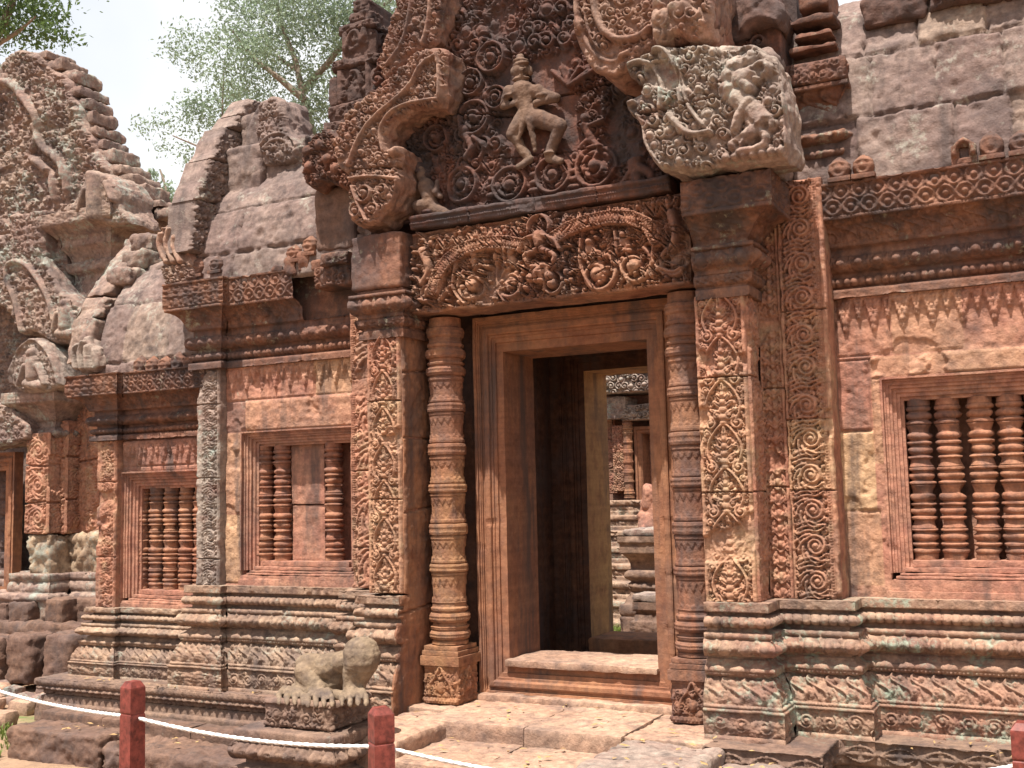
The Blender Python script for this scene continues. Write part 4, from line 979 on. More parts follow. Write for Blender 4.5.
def baluster(mb, x, y, z0, z1, r, seed=0):
    rr = random.Random(seed); P = []; z = z0; h = (z1 - z0)
    seq = [(.045, 'f'), (.04, 'b'), (.012, 'n'), (.03, 'l'), (.012, 'n'), (.05, 'b'), (.012, 'n'), (.025, 'l'), (.055, 'i'), (.03, 'l'), (.012, 'n'), (.045, 'b'), (.012, 'n'), (.025, 'l'), (.012, 'n'), (.05, 'b'), (.06, 'c'), (.03, 'l'), (.012, 'n'), (.045, 'b'), (.012, 'n'), (.03, 'l'), (.055, 'i'), (.025, 'l'), (.012, 'n'), (.05, 'b'), (.012, 'n'), (.03, 'l'), (.012, 'n'), (.045, 'b'), (.055, 'c'), (.03, 'l'), (.012, 'n'), (.045, 'b'), (.012, 'n'), (.04, 'b'), (.045, 'f')]
    tot = sum(q[0] for q in seq)
    for hh, kd in seq:
        hh = hh / tot * h; k = rr.uniform(.97, 1.03)
        if kd == 'f': P += [(z, r * .90), (z + hh, r * .90)]
        elif kd == 'b': P += [(z + hh * t, r * k * (.80 + .20 * math.sin(math.pi * t) ** .6)) for t in np.linspace(.02, .98, 7)]
        elif kd == 'n': P += [(z + hh * .1, r * .76), (z + hh * .9, r * .76)]
        elif kd == 'l': P += [(z + .001, r * .84), (z + hh * .3, r * 1.0), (z + hh * .7, r * 1.0), (z + hh, r * .82)]
        elif kd == 'c': P += [(z + hh * t, r * (.76 + .20 * t ** 2.2)) for t in np.linspace(.02, .98, 6)]
        elif kd == 'i': P += [(z + hh * t, r * (.94 - .18 * math.sin(math.pi * t * .5))) for t in np.linspace(.02, .98, 6)]
        z += hh
    f = 17.3 * seed + x * 9
    lathe(mb, x + rr.uniform(-.004, .004), y, [(q[0], q[1] * (1 + .03 * math.sin(q[0] * 23 + f))) for q in P], 30, lambda Z, A: .0035 * np.sin(3 * A + Z * 31 + f) * np.sin(Z * 47 + f) - .014 * np.clip(np.sin(A * 1.0 + f) * np.sin(Z * 19 + f * 2) - .82, 0, 1) * 5, 0, 0, .006)
def window(parent, x0, x1, z0, z1, ix0, ix1, iz0, iz1, yw, bals, r, seed, panel=None):
    mb = MB(); zl = iz0 - .052
    frame_sides(mb, (x0, x1, zl, z1), (ix0, ix1, zl + .001, iz1), [(a, yw + b) for a, b in WP], .009, wear=.003, skip=(0,))
    for k, (za, zb, yo, xo) in enumerate(((-.026, .006, .052, .0), (-.050, -.027, .030, .035), (-.066, -.052, .012, .055), (-.080, -.067, .0, .07))):
        stone_block(mb, ix0 - xo, ix1 + xo, yw + yo, yw + .24, iz0 + za, iz0 + zb, .005, .004, .010, seed + k)
    stone_block(mb, x0 - .0, x1 + .0, yw - .008, yw + .2, z0 - .02, iz0 - .082, .004, .006, .012, seed + 7)
    cutout(mb, [rc(ix0 - .02, ix1 + .02, iz0 - .02, iz1 + .02)], FR(yw + .245), 0, .02, lambda c: c.rough(.02, .2, 4, seed), 0, 0, 0)
    w = mb.build('window', m_wall, parent, .002)
    for i, bx in enumerate(bals):
        mb = MB(); baluster(mb, bx, yw + .125, iz0 + .003, iz1 + .004, r, 1 + i); mb.build('baluster', m_balu, w)
    if panel:
        mb = MB(); stone_block(mb, panel[0], panel[1], yw + .13, yw + .24, iz0 + .004, (iz0 + iz1) * .5 - .01, .008, .008, .012, seed); stone_block(mb, panel[0], panel[1], yw + .125, yw + .24, (iz0 + iz1) * .5 - .008, iz1 + .005, .008, .008, .012, seed + 3)
        mb.build('infill_panel', m_wall, w)
    return w
YW = .02
def fx(x): return 2.5 + (x - 2.5) * .9735
def fz(z): return 1.6 + (z - 1.6) * .9735
def fbl(L): return [(fx(a), fx(b), fz(c), fz(d), e, f) for a, b, c, d, e, f in L]
wr = [(1.40, 1.585, 1.06, 1.47, .22, .0), (1.40, 1.575, 1.475, 1.865, .45, .004), (1.40, 1.57, 1.87, 2.225, -.05, .002), (1.576, 2.60, 2.127, 2.235, .15, .006), (1.576, 1.62, 1.70, 2.126, .2, .003), (1.40, 1.68, 2.24, 2.56, .02, 0), (1.685, 2.02, 2.24, 2.56, .12, .003), (2.025, 2.45, 2.245, 2.56, .0, .0), (2.455, 3.1, 2.24, 2.56, .1, .003), (3.105, 4.6, 2.24, 2.56, -.1, .0), (2.50, 3.3, 1.07, 1.65, .1, .002), (2.50, 3.4, 1.655, 2.235, 0, .0), (3.305, 4.6, 1.07, 1.65, .2, .0), (3.405, 4.6, 1.655, 2.235, .1, .003), (1.40, 1.62, 1.06, 1.11, .05, 0)]
mb = MB(); wr = fbl(wr)
cutout(mb, [rc(1.40, 4.4, 1.055, 2.54), rc(fx(1.625), fx(2.46), 1.10, fz(2.120))[::-1]], FR(YW), .16, .007, wall_carve(wr, (1.46, 4.35, 2.52, .165, .026, .12, 1), 3), .004, .002, .004, 3)
mb.build('wall', m_wall, gate)
window(gate, fx(1.620), fx(2.465), 1.095, fz(2.127), fx(1.715), fx(2.37), fz(1.222), fz(2.012), YW, [at(q, 480, YW + .125)[0] for q in (922, 951, 985, 1014, 1042)], .061, 4)
mb = MB(); stone_block(mb, 1.62, 2.49, YW - .020, YW + .05, 1.056, 1.097, .004, .003, .012, 7); mb.build('window_ledge', m_wall, gate)

wlb = [(-2.62, -2.47, 1.05, 1.5, .35, .0), (-2.62, -2.47, 1.505, 2.04, .15, .004), (-2.62, -2.44, 2.045, 2.25, -.5, .0), (-2.435, -1.33, 2.045, 2.245, .1, .006), (-2.62, -1.87, 2.25, 2.52, .0, .0), (-1.865, -1.33, 2.25, 2.52, .25, -.003), (-1.60, -1.33, 1.05, 1.55, .2, .002), (-1.60, -1.33, 1.555, 2.04, .1, 0)]
mb = MB()
wlb = fbl(wlb); cutout(mb, [rc(-2.50, -1.31, 1.045, 2.50), rc(fx(-2.475), fx(-1.565), 1.10, fz(2.035))[::-1]], FR(YW), .16, .007, wall_carve(wlb, (-2.44, -1.36, 2.455, .15, .024, .105, 2), 5), .004, .002, .004, 4)
mb.build('wall', m_wall, gate)
window(gate, fx(-2.48), fx(-1.56), 1.085, fz(2.045), fx(-2.365), fx(-1.650), fz(1.185), fz(1.945), YW, (at(265, 510, YW + .125)[0], at(283, 510, YW + .125)[0], at(335, 510, YW + .125)[0]), .062, 9, (at(294, 510, YW + .15)[0], at(327, 510, YW + .15)[0]))
mb = MB(); stone_block(mb, -2.36, -1.42, YW - .014, YW + .05, 1.048, 1.087, .004, .003, .012, 9); mb.build('window_ledge', m_wall, gate)
# corner pilaster at the left end
mb = MB()
def p_corner(c):
    a, b = c.u[0], c.u[-1]; c.rect(a, a + .05, c.v[0], c.v[-1], .016); c.beads(a + .030, a + .046, c.v[0], c.v[-1], .006, .019); c.rect(b - .02, b, c.v[0], c.v[-1], .012)
    c.vscroll(a + .054, b - .024, c.v[0], c.v[-1], .022, .135, 7); joints(c, [1.22, 1.74, 2.22])
XC0, XC1 = fx(-2.80), fx(-2.61); YC = YW - .055
cutout(mb, [rc(XC0, XC1, ZL + .59, 2.465)], FR(YC), .1, .0045, p_corner, .004, .004, .003, 8)
cutout(mb, [rc(-.9, -YC, ZL + .0, 2.465)], LF(XC0), 0, .015, lambda c: c.rough(.01, .3), .004, 0, .003, 8)
mb.build('corner_pilaster', m_lich, gate)

# --- moulded bases
m_baseg = stone('green_lichened_base_sandstone', (.36, .20, .145), (.40, .28, .205), (.20, .105, .085), .60, (.34, .42, .33), .42, .2, seed=20)
mb = MB(); end_cap(mb, .856, -.35, base_prof(ZL), 1.06); sweep(mb, [(.855, -.35), (1.10, -.35), (1.10, -.145), (1.450, -.145), (1.450, YW), (4.4, YW)], base_prof(ZL), .0055, .0052, .013, .6, 11)
mb.build('base_moulding', m_baseg, gate)
mb = MB(); sweep(mb, [(XC0, .2), (XC0, YC), (XC1, YC), (XC1, YW), (-1.385, YW), (-1.385, -.10), (-1.09, -.10), (-1.09, -.35), (-.86, -.35)], base_prof(ZBL, 1.045), .006, .0055, .016, .6, 12)
mb.build('base_moulding', m_base, gate)

# --- cornices
ZC = 2.512
mb = MB(); sweep(mb, [(1.42, YW), (4.4, YW)], corn_prof(ZC, True, .965), .0055, .0055, .013, .5, 13); box(mb, 1.42, 4.4, YW + .005, .4, 2.50, 3.05); mb.build('cornice', m_corn, gate)
ZK = 2.452
mb = MB(); sweep(mb, [(XC0, .22), (XC0, YC), (XC1, YC), (XC1, YW), (-1.80, YW)], corn_prof(ZK), .006, .0055, .018, .45, 14)
sweep(mb, [(-1.80, YW), (-1.37, YW)], corn_prof(ZK, False), .006, .0055, .02, .3, 15); box(mb, XC0 + .02, -1.31, YW + .005, .4, 2.44, 3.0)
mb.build('cornice', m_corn, gate)
mb = MB()
def c_frag(c): c.foliage(c.u[0], c.u[-1], c.v[0], c.v[-1], .05, .014, 5)
for px0, px1, py0, py1, y in ((314, 350, 288, 262, -.15), (320, 346, 266, 250, -.19)):
    a = at(px0, py0, y); b = at(px1, py1, y); cutout(mb, [rc(a[0], b[0], a[1], b[1])], FR(y), .3, .006, c_frag, .012, .006, .003, 5)
mb.build('cornice_fragment', m_corn, gate)

# --- half-vault roofs
VP = np.array([(.03, 3.05), (.035, 3.16), (.06, 3.34), (.12, 3.52), (.215, 3.70), (.34, 3.85), (.50, 3.97), (.72, 4.07), (1.0, 4.13), (1.62, 4.16)])
def vault(prof, dz=0.0, dy=0.0):
    A = np.array(prof) + np.array([dy, dz]); d = np.concatenate([[0], np.cumsum(np.hypot(*(A[1:] - A[:-1]).T))])
    def f(u, v, n):
        y = np.interp(v, d, A[:, 0]); z = np.interp(v, d, A[:, 1]); e = .02
        ty = np.interp(v + e, d, A[:, 0]) - np.interp(v - e, d, A[:, 0]); tz = np.interp(v + e, d, A[:, 1]) - np.interp(v - e, d, A[:, 1]); L = np.hypot(ty, tz) + 1e-9
        return np.stack([u, y - n * tz / L, z + n * ty / L], -1)
    return f, d[-1]
def roof_blocks(rows, seed, gap=.003):
    r = random.Random(seed)
    def f(c):
        c.H[:] = -.028; c.rough(.02, .12, 4, seed)
        for (v0, v1, xs, tl) in rows:
            for k in range(len(xs) - 1):
                x0, x1 = xs[k] + gap / 2, xs[k + 1] - gap / 2; w = c.win(x0, x1, v0, v1)
                if w is None: continue
                sk = r.uniform(-.02, .02); U, V = c.U[w], c.Vv[w]
                wob = .012 * fbm2(U, V, .07, 4, k + seed)
                d = np.minimum(np.minimum(U - x0 - sk * (V - v0), x1 + sk * (V - v0) - U), np.minimum(V - v0 - gap / 2, v1 - gap / 2 - V)) + wob; t = np.clip(d / .009, 0, 1)
                o = r.uniform(-.012, .022); h = o + .035 * (np.sqrt(1 - (1 - t) ** 2) - 1) + .012 * fbm2(U, V, .20, 5, seed + k) + .010 * fbm2(U, V, .03, 3, seed) - .05 * np.clip(fbm2(U, V, .11, 4, seed + k + 3) - .34, 0, 1) + r.uniform(-.05, .05) * (V - v0)
                c.H[w] = np.where(d > 0, h, c.H[w]); c.T[w] = np.where(d > 0, r.uniform(-.6, .12), c.T[w])
    return f
VPR = np.array([(.03, 3.05), (.035, 3.16), (.06, 3.42), (.115, 3.74), (.21, 4.0), (.38, 4.14), (.8, 4.24), (1.62, 4.24)]); fv, Lr = vault(VPR, -.04, -.15)
mb = MB()
rowsR = [(0, .365, [1.3, 1.62, 2.06, 2.30, 2.75, 3.15, 3.6, 4.1, 4.6]), (.37, .695, [1.3, 1.57, 1.69, 1.99, 2.285, 2.72, 3.15, 3.6, 4.1, 4.6]), (.70, .975, [1.3, 1.66, 1.91, 2.22, 2.65, 3.15, 3.6, 4.1, 4.6]), (.98, 1.3, [1.3, 1.8, 2.3, 2.8, 3.15, 3.6, 4.1, 4.6]), (1.305, 2.6, [1.3, 2.1, 2.7, 3.15, 3.6, 4.1, 4.6])]
cutout(mb, [rc(1.25, 4.5, .0, Lr)], fv, 0, .011, roof_blocks([(a, b, x, 0) for a, b, x in rowsR], 4), 0, 0, .004, 2)
mb.build('roof', m_roof, gate)
mb = MB()
rowsL = [(0, .22, [-3.0, -2.3, -1.75, -1.3]), (.225, .55, [-3.0, -2.78, -2.28, -1.66, -1.3]), (.555, .90, [-3.0, -2.7, -2.15, -1.6, -1.3]), (.905, 1.3, [-3.0, -2.4, -1.9, -1.3]), (1.305, 2.2, [-3.0, -2.2, -1.3])]
cutout(mb, [rc(-2.80, -1.25, 0, Lr - .12)], vault(VP, -.085, -.15)[0], 0, .012, roof_blocks([(a, b, x, 0) for a, b, x in rowsL], 6), 0, 0, .004, 2)
mb.build('roof', m_roof, gate)
mb = MB(); cutout(mb, [[(-1.62, 3.0), (-.9, 3.0), (-.9, 4.1), (-1.62, 4.1)]], LF(-2.78), 0, .06, None, 0, 0, 0)
mb.build('roof_end_wall', m_roof, gate)
mb = MB(); cutout(mb, [[(.05, .4), (1.62, .4), (1.62, 4.15), (.4, 4.05), (.05, 3.7)]], RT(4.38), .1, .05, None, 0, 0, 0); mb.build('side_wall', m_wall, gate)
mb = MB(); box(mb, -1.28, 1.22, .10, 1.6, 2.97, 4.5); mb.build('roof_core', m_dark, gate)
# crest along the right roof
mb = MB()
x = 1.66; k = 0
while x < 4.4:
    w = .30 + .08 * ((k * 37) % 5) / 5; stone_block(mb, x, x + w, -.03 + .03 * (k % 2), .5, 3.85, 3.99 + .05 * ((k * 13) % 4) / 4, .02, .025, .012, 30 + k); x += w + .006; k += 1
mb.build('roof_ridge', m_dark, gate)
def c_crest(c): c.foliage(c.u[0], c.u[-1], c.v[0], c.v[-1], .06, .03, 18); c.H += .03 * fbm2(c.U, c.Vv, .12, 4, 5)
mb = MB(); a = at(930, 34, -.04); cutout(mb, [[(a[0], 3.86), (2.3, 3.86), (4.4, 3.87), (4.4, 4.03), (3.6, 4.0), (3.2, 4.03), (2.8, 4.01), (2.4, 4.04), (2.2, 4.0), (2.0, 4.02), (a[0] + .02, 3.96)]], FR(-.045), .2, .007, c_crest, .03, .012, .005, 9, False, .02); mb.build('carved_crest', m_dark, gate)
mb = MB(); 
def c_rr(c): c.foliage(c.u[0], c.u[-1], c.v[0], c.v[-1], .05, .03, 8)
a = at(1000, 70, .08); b = at(1040, 18, .08); cutout(mb, [rc(a[0], b[0], a[1], b[1])], FR(.06), .3, .006, c_rr, .015, .008, .004, 8); mb.build('carved_roof_stone', m_dark, gate)

# raised rib closing the left roof: five stacked stones with a carved inner face
ribp = [atx(px, py, -2.60) for px, py in ((186, 252), (189, 225), (191, 200), (198, 180), (206, 160), (214, 146), (222, 128), (232, 116), (243, 100))]
inn = [(y + .20, z + .02) for y, z in ribp]
def c_rib(c): c.foliage(c.u[0], c.u[-1], c.v[0], c.v[-1], .05, .022, 12)
rib = MB()
cuts = [0, 2, 4, 6, 7, 8]
for q in range(5):
    a, b = cuts[q], cuts[q + 1]; o = .012 * ((q * 7) % 3 - 1)
    lp = [(y - o, z) for y, z in ribp[a:b + 1]] + [(y + .12, z) for y, z in inn[a:b + 1][::-1]]
    lp = [(y, z + (.004 if i <= b - a else .004)) for i, (y, z) in enumerate(lp)]
    cutout(rib, [lp[::-1] if False else lp], RT(-2.58 + .01 * q), .22 - .015 * q, .007, c_rib, .02, .008, .005, 50 + q, True)
rib.build('roof_rib', m_roof, gate)
FI = [(244, 166), (243, 140), (248, 118), (258, 102), (270, 94), (279, 97), (284, 112), (288, 130), (298, 140), (302, 150), (296, 164)]
def c_fi(c):
    Y = .13; T = lambda a, b: at(a, b, Y)
    c.foliage(*sorted((T(266, 0)[0], T(302, 0)[0])), T(270, 164)[1], T(270, 125)[1], .05, .03, 13)
    for r in (20, 26): c.arc(*T(278, 160), r * .0068, .4, 2.4, .010, .03)
    c.foliage(*sorted((T(262, 0)[0], T(300, 0)[0])), T(270, 130)[1], T(270, 100)[1], .05, .02, 3)
serpent('roof_finial', FI, .13, .3, c_fi, m_roof, .007, 60, .04)
mb = MB()
for i, (x0, x1, y0, y1, z0, z1) in enumerate(((-2.56, -2.26, .10, .6, 3.56, 3.98), (-2.54, -2.32, .22, .62, 3.96, 4.24), (-2.30, -1.93, .16, .6, 3.7, 4.0), (-1.96, -1.70, .22, .6, 3.74, 3.98))): stone_block(mb, x0, x1, y0, y1, z0, z1, .03, .02, .016, 180 + i)
mb.build('roof_stones', m_roof, gate)
mb = MB()
for i, (x0, x1, z1) in enumerate(((-2.05, -1.82, 3.97), (-1.81, -1.56, 3.93), (-1.55, -1.33, 4.0))): stone_block(mb, x0, x1, .2, .6, 3.72, z1 - .03, .04, .02, .018, 70 + i)
mb.build('roof_ridge', m_roof, gate)

# --- buds standing along the eaves
def bud(x, y, z, r=.045, h=.12, parent=gate, mat=m_corn, hollow=False):
    mb = MB(); h *= random.uniform(.85, 1.1)
    def rel(Z, A):
        a = (A - 1.5 * math.pi + math.pi) % (2 * math.pi) - math.pi; d = np.sqrt((a / .75) ** 2 + ((Z - z - h * .38) / (h * .34)) ** 2)
        return .006 * np.exp(-((d - 1) / .25) ** 2) - .004 * sstep(.9, .7, d) + .005 * np.exp(-(d / .4) ** 2) + .0012 * np.sin(Z * 190) + .003 * np.sin(A * 9) * (d > 1.2)
    lathe(mb, x, y, [(z - .012, r * .6), (z, r * .95), (z + h * .18, r * 1.12), (z + h * .40, r * 1.22), (z + h * .62, r * 1.08), (z + h * .80, r * .70), (z + h * .92, r * .30), (z + h, 0)], 40, rel, 0, 0, .005)
    stone_block(mb, x - r * 1.25, x + r * 1.25, y - r * 1.2, y + r, z - .022, z + .004, .006, .003, .02, 1)
    return mb.build('eaves_bud', mat, parent)
for x in (1.53, 1.645): bud(x, -.11, 3.082)
for x in (2.21, 2.335, 2.45, 2.60, 2.75, 2.9, 3.06, 3.22, 3.38, 3.54, 3.7): bud(x, -.11, 3.082)
mb = MB(); 
def c_ni(c): c.arc(c.u.mean(), c.v[0] + .05, .04, 0, math.pi, .012, .02, ry=.06)
cutout(mb, [[(2.04, 3.058), (2.15, 3.058), (2.15, 3.148), (2.095, 3.192), (2.04, 3.148)], [(2.075, 3.092), (2.075, 3.142), (2.115, 3.142), (2.115, 3.092)]], FR(-.14), .1, .005, c_ni, .006, .003, .003, 5); mb.build('eaves_bud', m_corn, gate)
for px, py in ((199, 272), (218, 268), (295, 257), (311, 250)):
    x, z = at(px, py, -.11); bud(x, -.10, z - .02, .046, .115)
mb = MB()
for i in range(4): stone_block(mb, -1.96 + i * .1, -1.87 + i * .1, -.15, -.02, 2.985, 3.06 + .03 * ((i * 7) % 3), .02, .02, .012, 80 + i)
mb.build('worn_eaves_buds', m_corn, gate)
# corner naga of the left eave
EN = [(168, 290), (162, 268), (158, 248), (160, 232), (168, 222), (176, 224), (178, 236), (186, 240), (192, 256), (196, 284)]
def c_en(c):
    T = lambda a, b: at(a, b, -.16)
    for x in (162, 169, 176): c.stroke([T(x + 8, 262), T(x, 246), T(x + 4, 230)], .022, .014, .05)
    c.foliage(c.u[0], c.u[-1], c.v[0], c.v[0] + .16, .045, .025, 4)
serpent('eaves_naga', EN, -.16, .16, c_en, m_naga, .005, 61, .02)

# --- miniature tower on the left shoulder and pier on the right shoulder
mb = MB(); yy = .12; zt = lambda py: at(360, py, yy)[1]
cx = at(361, 90, .0)[0]
for i, (p0, p1, w) in enumerate(((178, 130, .21), (130, 114, .19), (114, 78, .135), (80, 70, .165), (70, 42, .105), (44, 35, .13), (35, 22, .075), (23, 10, .05))):
    z0, z1 = zt(p0), zt(p1)
    def c_t(c, w=w):
        m = c.u.mean(); h = c.v[-1] - c.v[0]
        if h > .15: c.rect(c.u[0] + .02, c.u[0] + .05, c.v[0], c.v[-1], .02); c.rect(c.u[-1] - .05, c.u[-1] - .02, c.v[0], c.v[-1], .02); c.arc(m, c.v[0] + h * .45, .05, 0, math.pi, .014, .03, ry=.09); c.rect(m - .05, m + .05, c.v[0], c.v[0] + h * .4, .012)
        c.foliage(c.u[0] + .02, c.u[-1] - .02, c.v[0] + h * .3, c.v[-1], .05, .016, i)
    cutout(mb, [rc(cx - w, cx + w, z0, z1)], FR(yy - w * .6 - .1), .3, .007, c_t, .014, .008, .004, i); cutout(mb, [rc(yy - w * .6 - .1, yy + w * .6, z0, z1)], RT(cx + w), 0, .008, c_t, .014, .008, .004, i)
    box(mb, cx - w + .01, cx + w - .012, yy - w * .6 - .08, yy + w * .6, z0, z1 - .008)
for i, sx in enumerate((-.16, .15)): stone_block(mb, cx + sx - .035, cx + sx + .035, yy - .2, yy, zt(116), zt(84), .03, .02, .014, 90 + i)
mb.build('miniature_tower', m_dark, gate)
mb = MB(); yy = -.04
def pxb(mb, x0, x1, p0, p1, y, dep, carve=None, rnd=.012, seed=0, wear=.006):
    a = at(x0, p0, y); b = at(x1, p1, y); cutout(mb, [rc(a[0], b[0], a[1], b[1])], FR(y), 0, .006, carve, rnd, wear, .004, seed); cutout(mb, [rc(y, y + dep, a[1], b[1])], RT(b[0]), 0, .008, carve, rnd, 0, .004, seed)
    box(mb, a[0] + .01, b[0] - .008, y + .012, y + dep, a[1] + .004, b[1] - .006)
def c_lat(c): c.foliage(c.u[0], c.u[-1], c.v[0], c.v[-1], .042, .012, 14)
pxb(mb, 786, 842, 88, 54, -.16, .34, c_lat, .014, 1)
z88 = at(814, 90, -.1)[1]; z170 = at(814, 172, -.1)[1]; xm = at(816, 120, -.1)[0]
sweep(mb, [(xm - .09, .2), (xm - .09, -.06), (xm + .07, -.06), (xm + .07, .2)],
      [(.0, z170 + .03, .0, z170 + .06, 0, None), (.05, z170 + .065, .05, z170 + .10, .012, ('beads', .03, .008)), (.02, z170 + .105, .02, z170 + .13, 0, None), (.06, z170 + .135, .06, z170 + .19, .02, ('lotus', .07, .8)), (.0, z170 + .2, .0, z170 + .23, 0, None), (.02, z170 + .235, .09, z88 - .02, -.02, ('leafrow', .2, .8)), (.10, z88 - .018, .10, z88 + .005, 0, None)], .006, .006, .015, 0, 17)
box(mb, xm - .085, xm + .065, -.055, .2, 3.08, z88)
for i, (x0, x1, p0, p1) in enumerate(((788, 836, 54, 38), (794, 830, 38, 26), (789, 834, 26, 10), (797, 826, 10, -24))): a = at(x0, p0, -.14); b = at(x1, p1, -.14); stone_block(mb, a[0], b[0], -.14 + .012 * (i % 2), .16, a[1], b[1], .018, .012, .010, 20 + i)
mb.build('roof_pier', m_corn, gate)
# rough lion stones and eave above the right serpent
LB = [(654, 46), (652, 10), (654, -30), (712, -40), (714, 30), (706, 40), (690, 42), (676, 36), (668, 44)]
def c_lb(c):
    c.foliage(c.u[0], c.u[-1], c.v[0], c.v[-1], .07, .04, 44); c.H += .03 * fbm2(c.U, c.Vv, .12, 3, 4)
    for x, y, r in ((668, 10, 12), (690, 18, 11), (684, 4, 8), (672, 30, 9)): c.blob(*at(x, y, -.5), r * .0056, None, 0, .06)
serpent('carved_lion_stone', LB, -.64, .3, c_lb, m_naga, .006, 62, .03)
EV = [(716, 44), (716, 14), (720, 4), (738, -2), (764, -8), (780, 0), (779, 22), (768, 20), (752, 26), (742, 40)]
serpent('broken_eave_stone', EV, -.34, .3, lambda c: c.rough(.05, .12, 4, 3), m_dark, .008, 63, .03)
mb = MB(); a = at(716, 60, .0); b = at(792, -30, .0); cutout(mb, [rc(a[0], b[0], a[1], b[1])], FR(.06), .2, .02, lambda c: c.rough(.02, .2), .01, 0, .0, 3); mb.build('upper_wall', m_dark, gate)

# --- platform and landing
def plin_prof(z1, h=.20):
    b = lambda f: z1 - h + h * f
    return [(.06, b(-.5), .06, b(.16), 0, None), (.035, b(.17), .03, b(.38), 0, ('dent', .02, .002)), (.0, b(.40), .02, b(.56), .01, ('fol', .09)), (.045, b(.58), .050, b(.74), .006, ('lotus', .06, .6)), (.06, b(.76), .06, b(.985), .004, ('fol', .07, .6)), (.055, b(1.0), -.30, b(1.0) + .001, 0, None)]
def plin_prof_r(z1, h=.34):
    b = lambda f: z1 - h + h * f
    return [(.03, b(-.4), .03, b(.10), 0, None), (-.02, b(.12), -.02, b(.30), 0, ('diamond', .14, .8)), (.02, b(.32), .02, b(.40), .006, ('dent', .02, .003)), (-.03, b(.42), -.03, b(.50), 0, None), (-.01, b(.52), -.01, b(.64), 0.006, ('fol', .06, .6)), (.03, b(.68), .03, b(.98), .004, ('diamond', .17, 1.2)), (.025, b(1.0), -.62, b(1.0) + .001, 0, None)]
XP = at(46, 676, -.15)[0]
mb = MB(); sweep(mb, [(XP, 1.2), (XP, -.13), (-1.56, -.13), (-1.56, -.42), (-1.23, -.40), (-1.23, -.63), (-.84, -.63)], plin_prof(.412, .19), .0065, .0055, .016, .8, 18)
box(mb, XP + .01, -1.0, -.10, 1.2, .1, .409); box(mb, -1.50, -.9, -.37, .0, .1, .4085); box(mb, -1.2, -.86, -.60, -.3, .1, .408); mb.build('plinth', m_plin, gate)
mb = MB(); sweep(mb, [(.90, -.62), (1.40, -.62), (1.40, -.26), (2.06, -.26), (2.06, -.20), (4.5, -.20)], plin_prof_r(ZL - .006), .0065, .006, .014, .7, 19); mb.build('plinth', m_plin, gate)
mb = MB()
for i, (x0, x1, y0, y1, z1) in enumerate(((-.62, -.02, -.60, .10, .458), (-.015, .50, -.62, .10, .460), (-.87, -.60, -.35, .08, .457), (.505, .92, -.60, .08, .456))): stone_block(mb, x0, x1, y0, y1, .1, z1, .010, .009, .014, 100 + i)
for i, (x0, x1, y0, y1, z1) in enumerate(((-.80, -.46, -1.05, -.36, .452),)): stone_block(mb, x0, x1, y0, y1, .0, z1, .02, .012, .016, 110 + i)
mb.build('landing', m_floor, gate)
mb = MB(); stone_block(mb, .51, 1.00, -1.22, -.61, .0, .454, .03, .014, .014, 112); stone_block(mb, 1.003, 1.36, -1.0, -.655, .0, .40, .03, .016, .014, 113); mb.build('landing_flank', m_lich, gate)
mb = MB()
for i, (x0, x1, y0, y1, z1) in enumerate(((-.47, -.02, -1.12, -.60, .375), (-.015, .50, -1.16, -.62, .38), (-.50, .52, -1.5, -1.12, .21))): stone_block(mb, x0, x1, y0, y1, .0, z1, .012, .010, .014, 120 + i)
mb.build('step', m_floor, gate)
mb = MB(); stone_block(mb, -.49, -.06, -1.20, -1.08, .12, .335, .03, .03, .016, 131); mb.build('worn_step_edge', m_block, gate)

# ==================================================================  LOW SIDE WING
wing = thing('temple_side_wing', 'lower side wing with a five baluster window between the gateway and grey shrine', 'temple wing')
YV = .12; ZB = .415; YP = YV - .05
XL = at(98.5, 520, YP)[0]; XM = at(116.5, 520, YP)[0]; XR = -2.60
zl = at(97, 608, YP)[1] + .005; kb = (zl - ZB) / .600
pth = [(XL, 1.6), (XL, YP), (XM, YP), (XM, YV), (XR, YV)]
mb = MB(); sweep(mb, pth, base_prof(ZB, kb, 1.0), .007, .006, .014, .6, 21); mb.build('base_moulding', m_base, wing)
zc = at(97.5, 441, YP - .03)[1]; zf = at(74, 396, YP - .16)[1]; kc = (zf - zc) / .392; zct = zc + .566 * kc
wx0 = at(121, 540, YV)[0]; wi0 = at(133, 540, YV)[0]; wz0 = at(130, 591, YV)[1]; wz1 = at(130, 489, YV)[1]; wzt = at(118, 472, YV)[1]
mb = MB(); cutout(mb, [rc(XM, XR, zl - .01, zc + .01), rc(wx0 + .006, XR - .03, wz0 - .07, wzt - .006)[::-1]], FR(YV), .14, .008, wall_carve([(XM, XR, wzt + .03, zc + .01, -.15, 0)], (XM + .03, XR, zc - .02, zc - wzt - .07, .024, .10, 3), 6), .004, .002, .004, 6); mb.build('wall', m_wall, wing)
window(wing, wx0, XR + .02, zl + .012, wzt, wi0, XR - .10, wz0, wz1, YV, [at(q, 540, YV + .125)[0] for q in (142, 157, 172, 187, 201)], .058, 6)
mb = MB()
cutout(mb, [rc(XL, XM, zl, zc)], FR(YP), .1, .0055, p_corner, .004, .003, .003, 9); cutout(mb, [rc(-1.6, -YP, ZB, zc)], LF(XL), 0, .02, None, .004, 0, .003, 9); mb.build('corner_pilaster', m_carv, wing)
mb = MB(); sweep(mb, pth, corn_prof(zc, True, kc), .007, .0065, .014, .5, 22); box(mb, XL + .03, XR, YV + .005, YV + .3, zc - .01, zct - .004); mb.build('cornice', m_corn, wing)
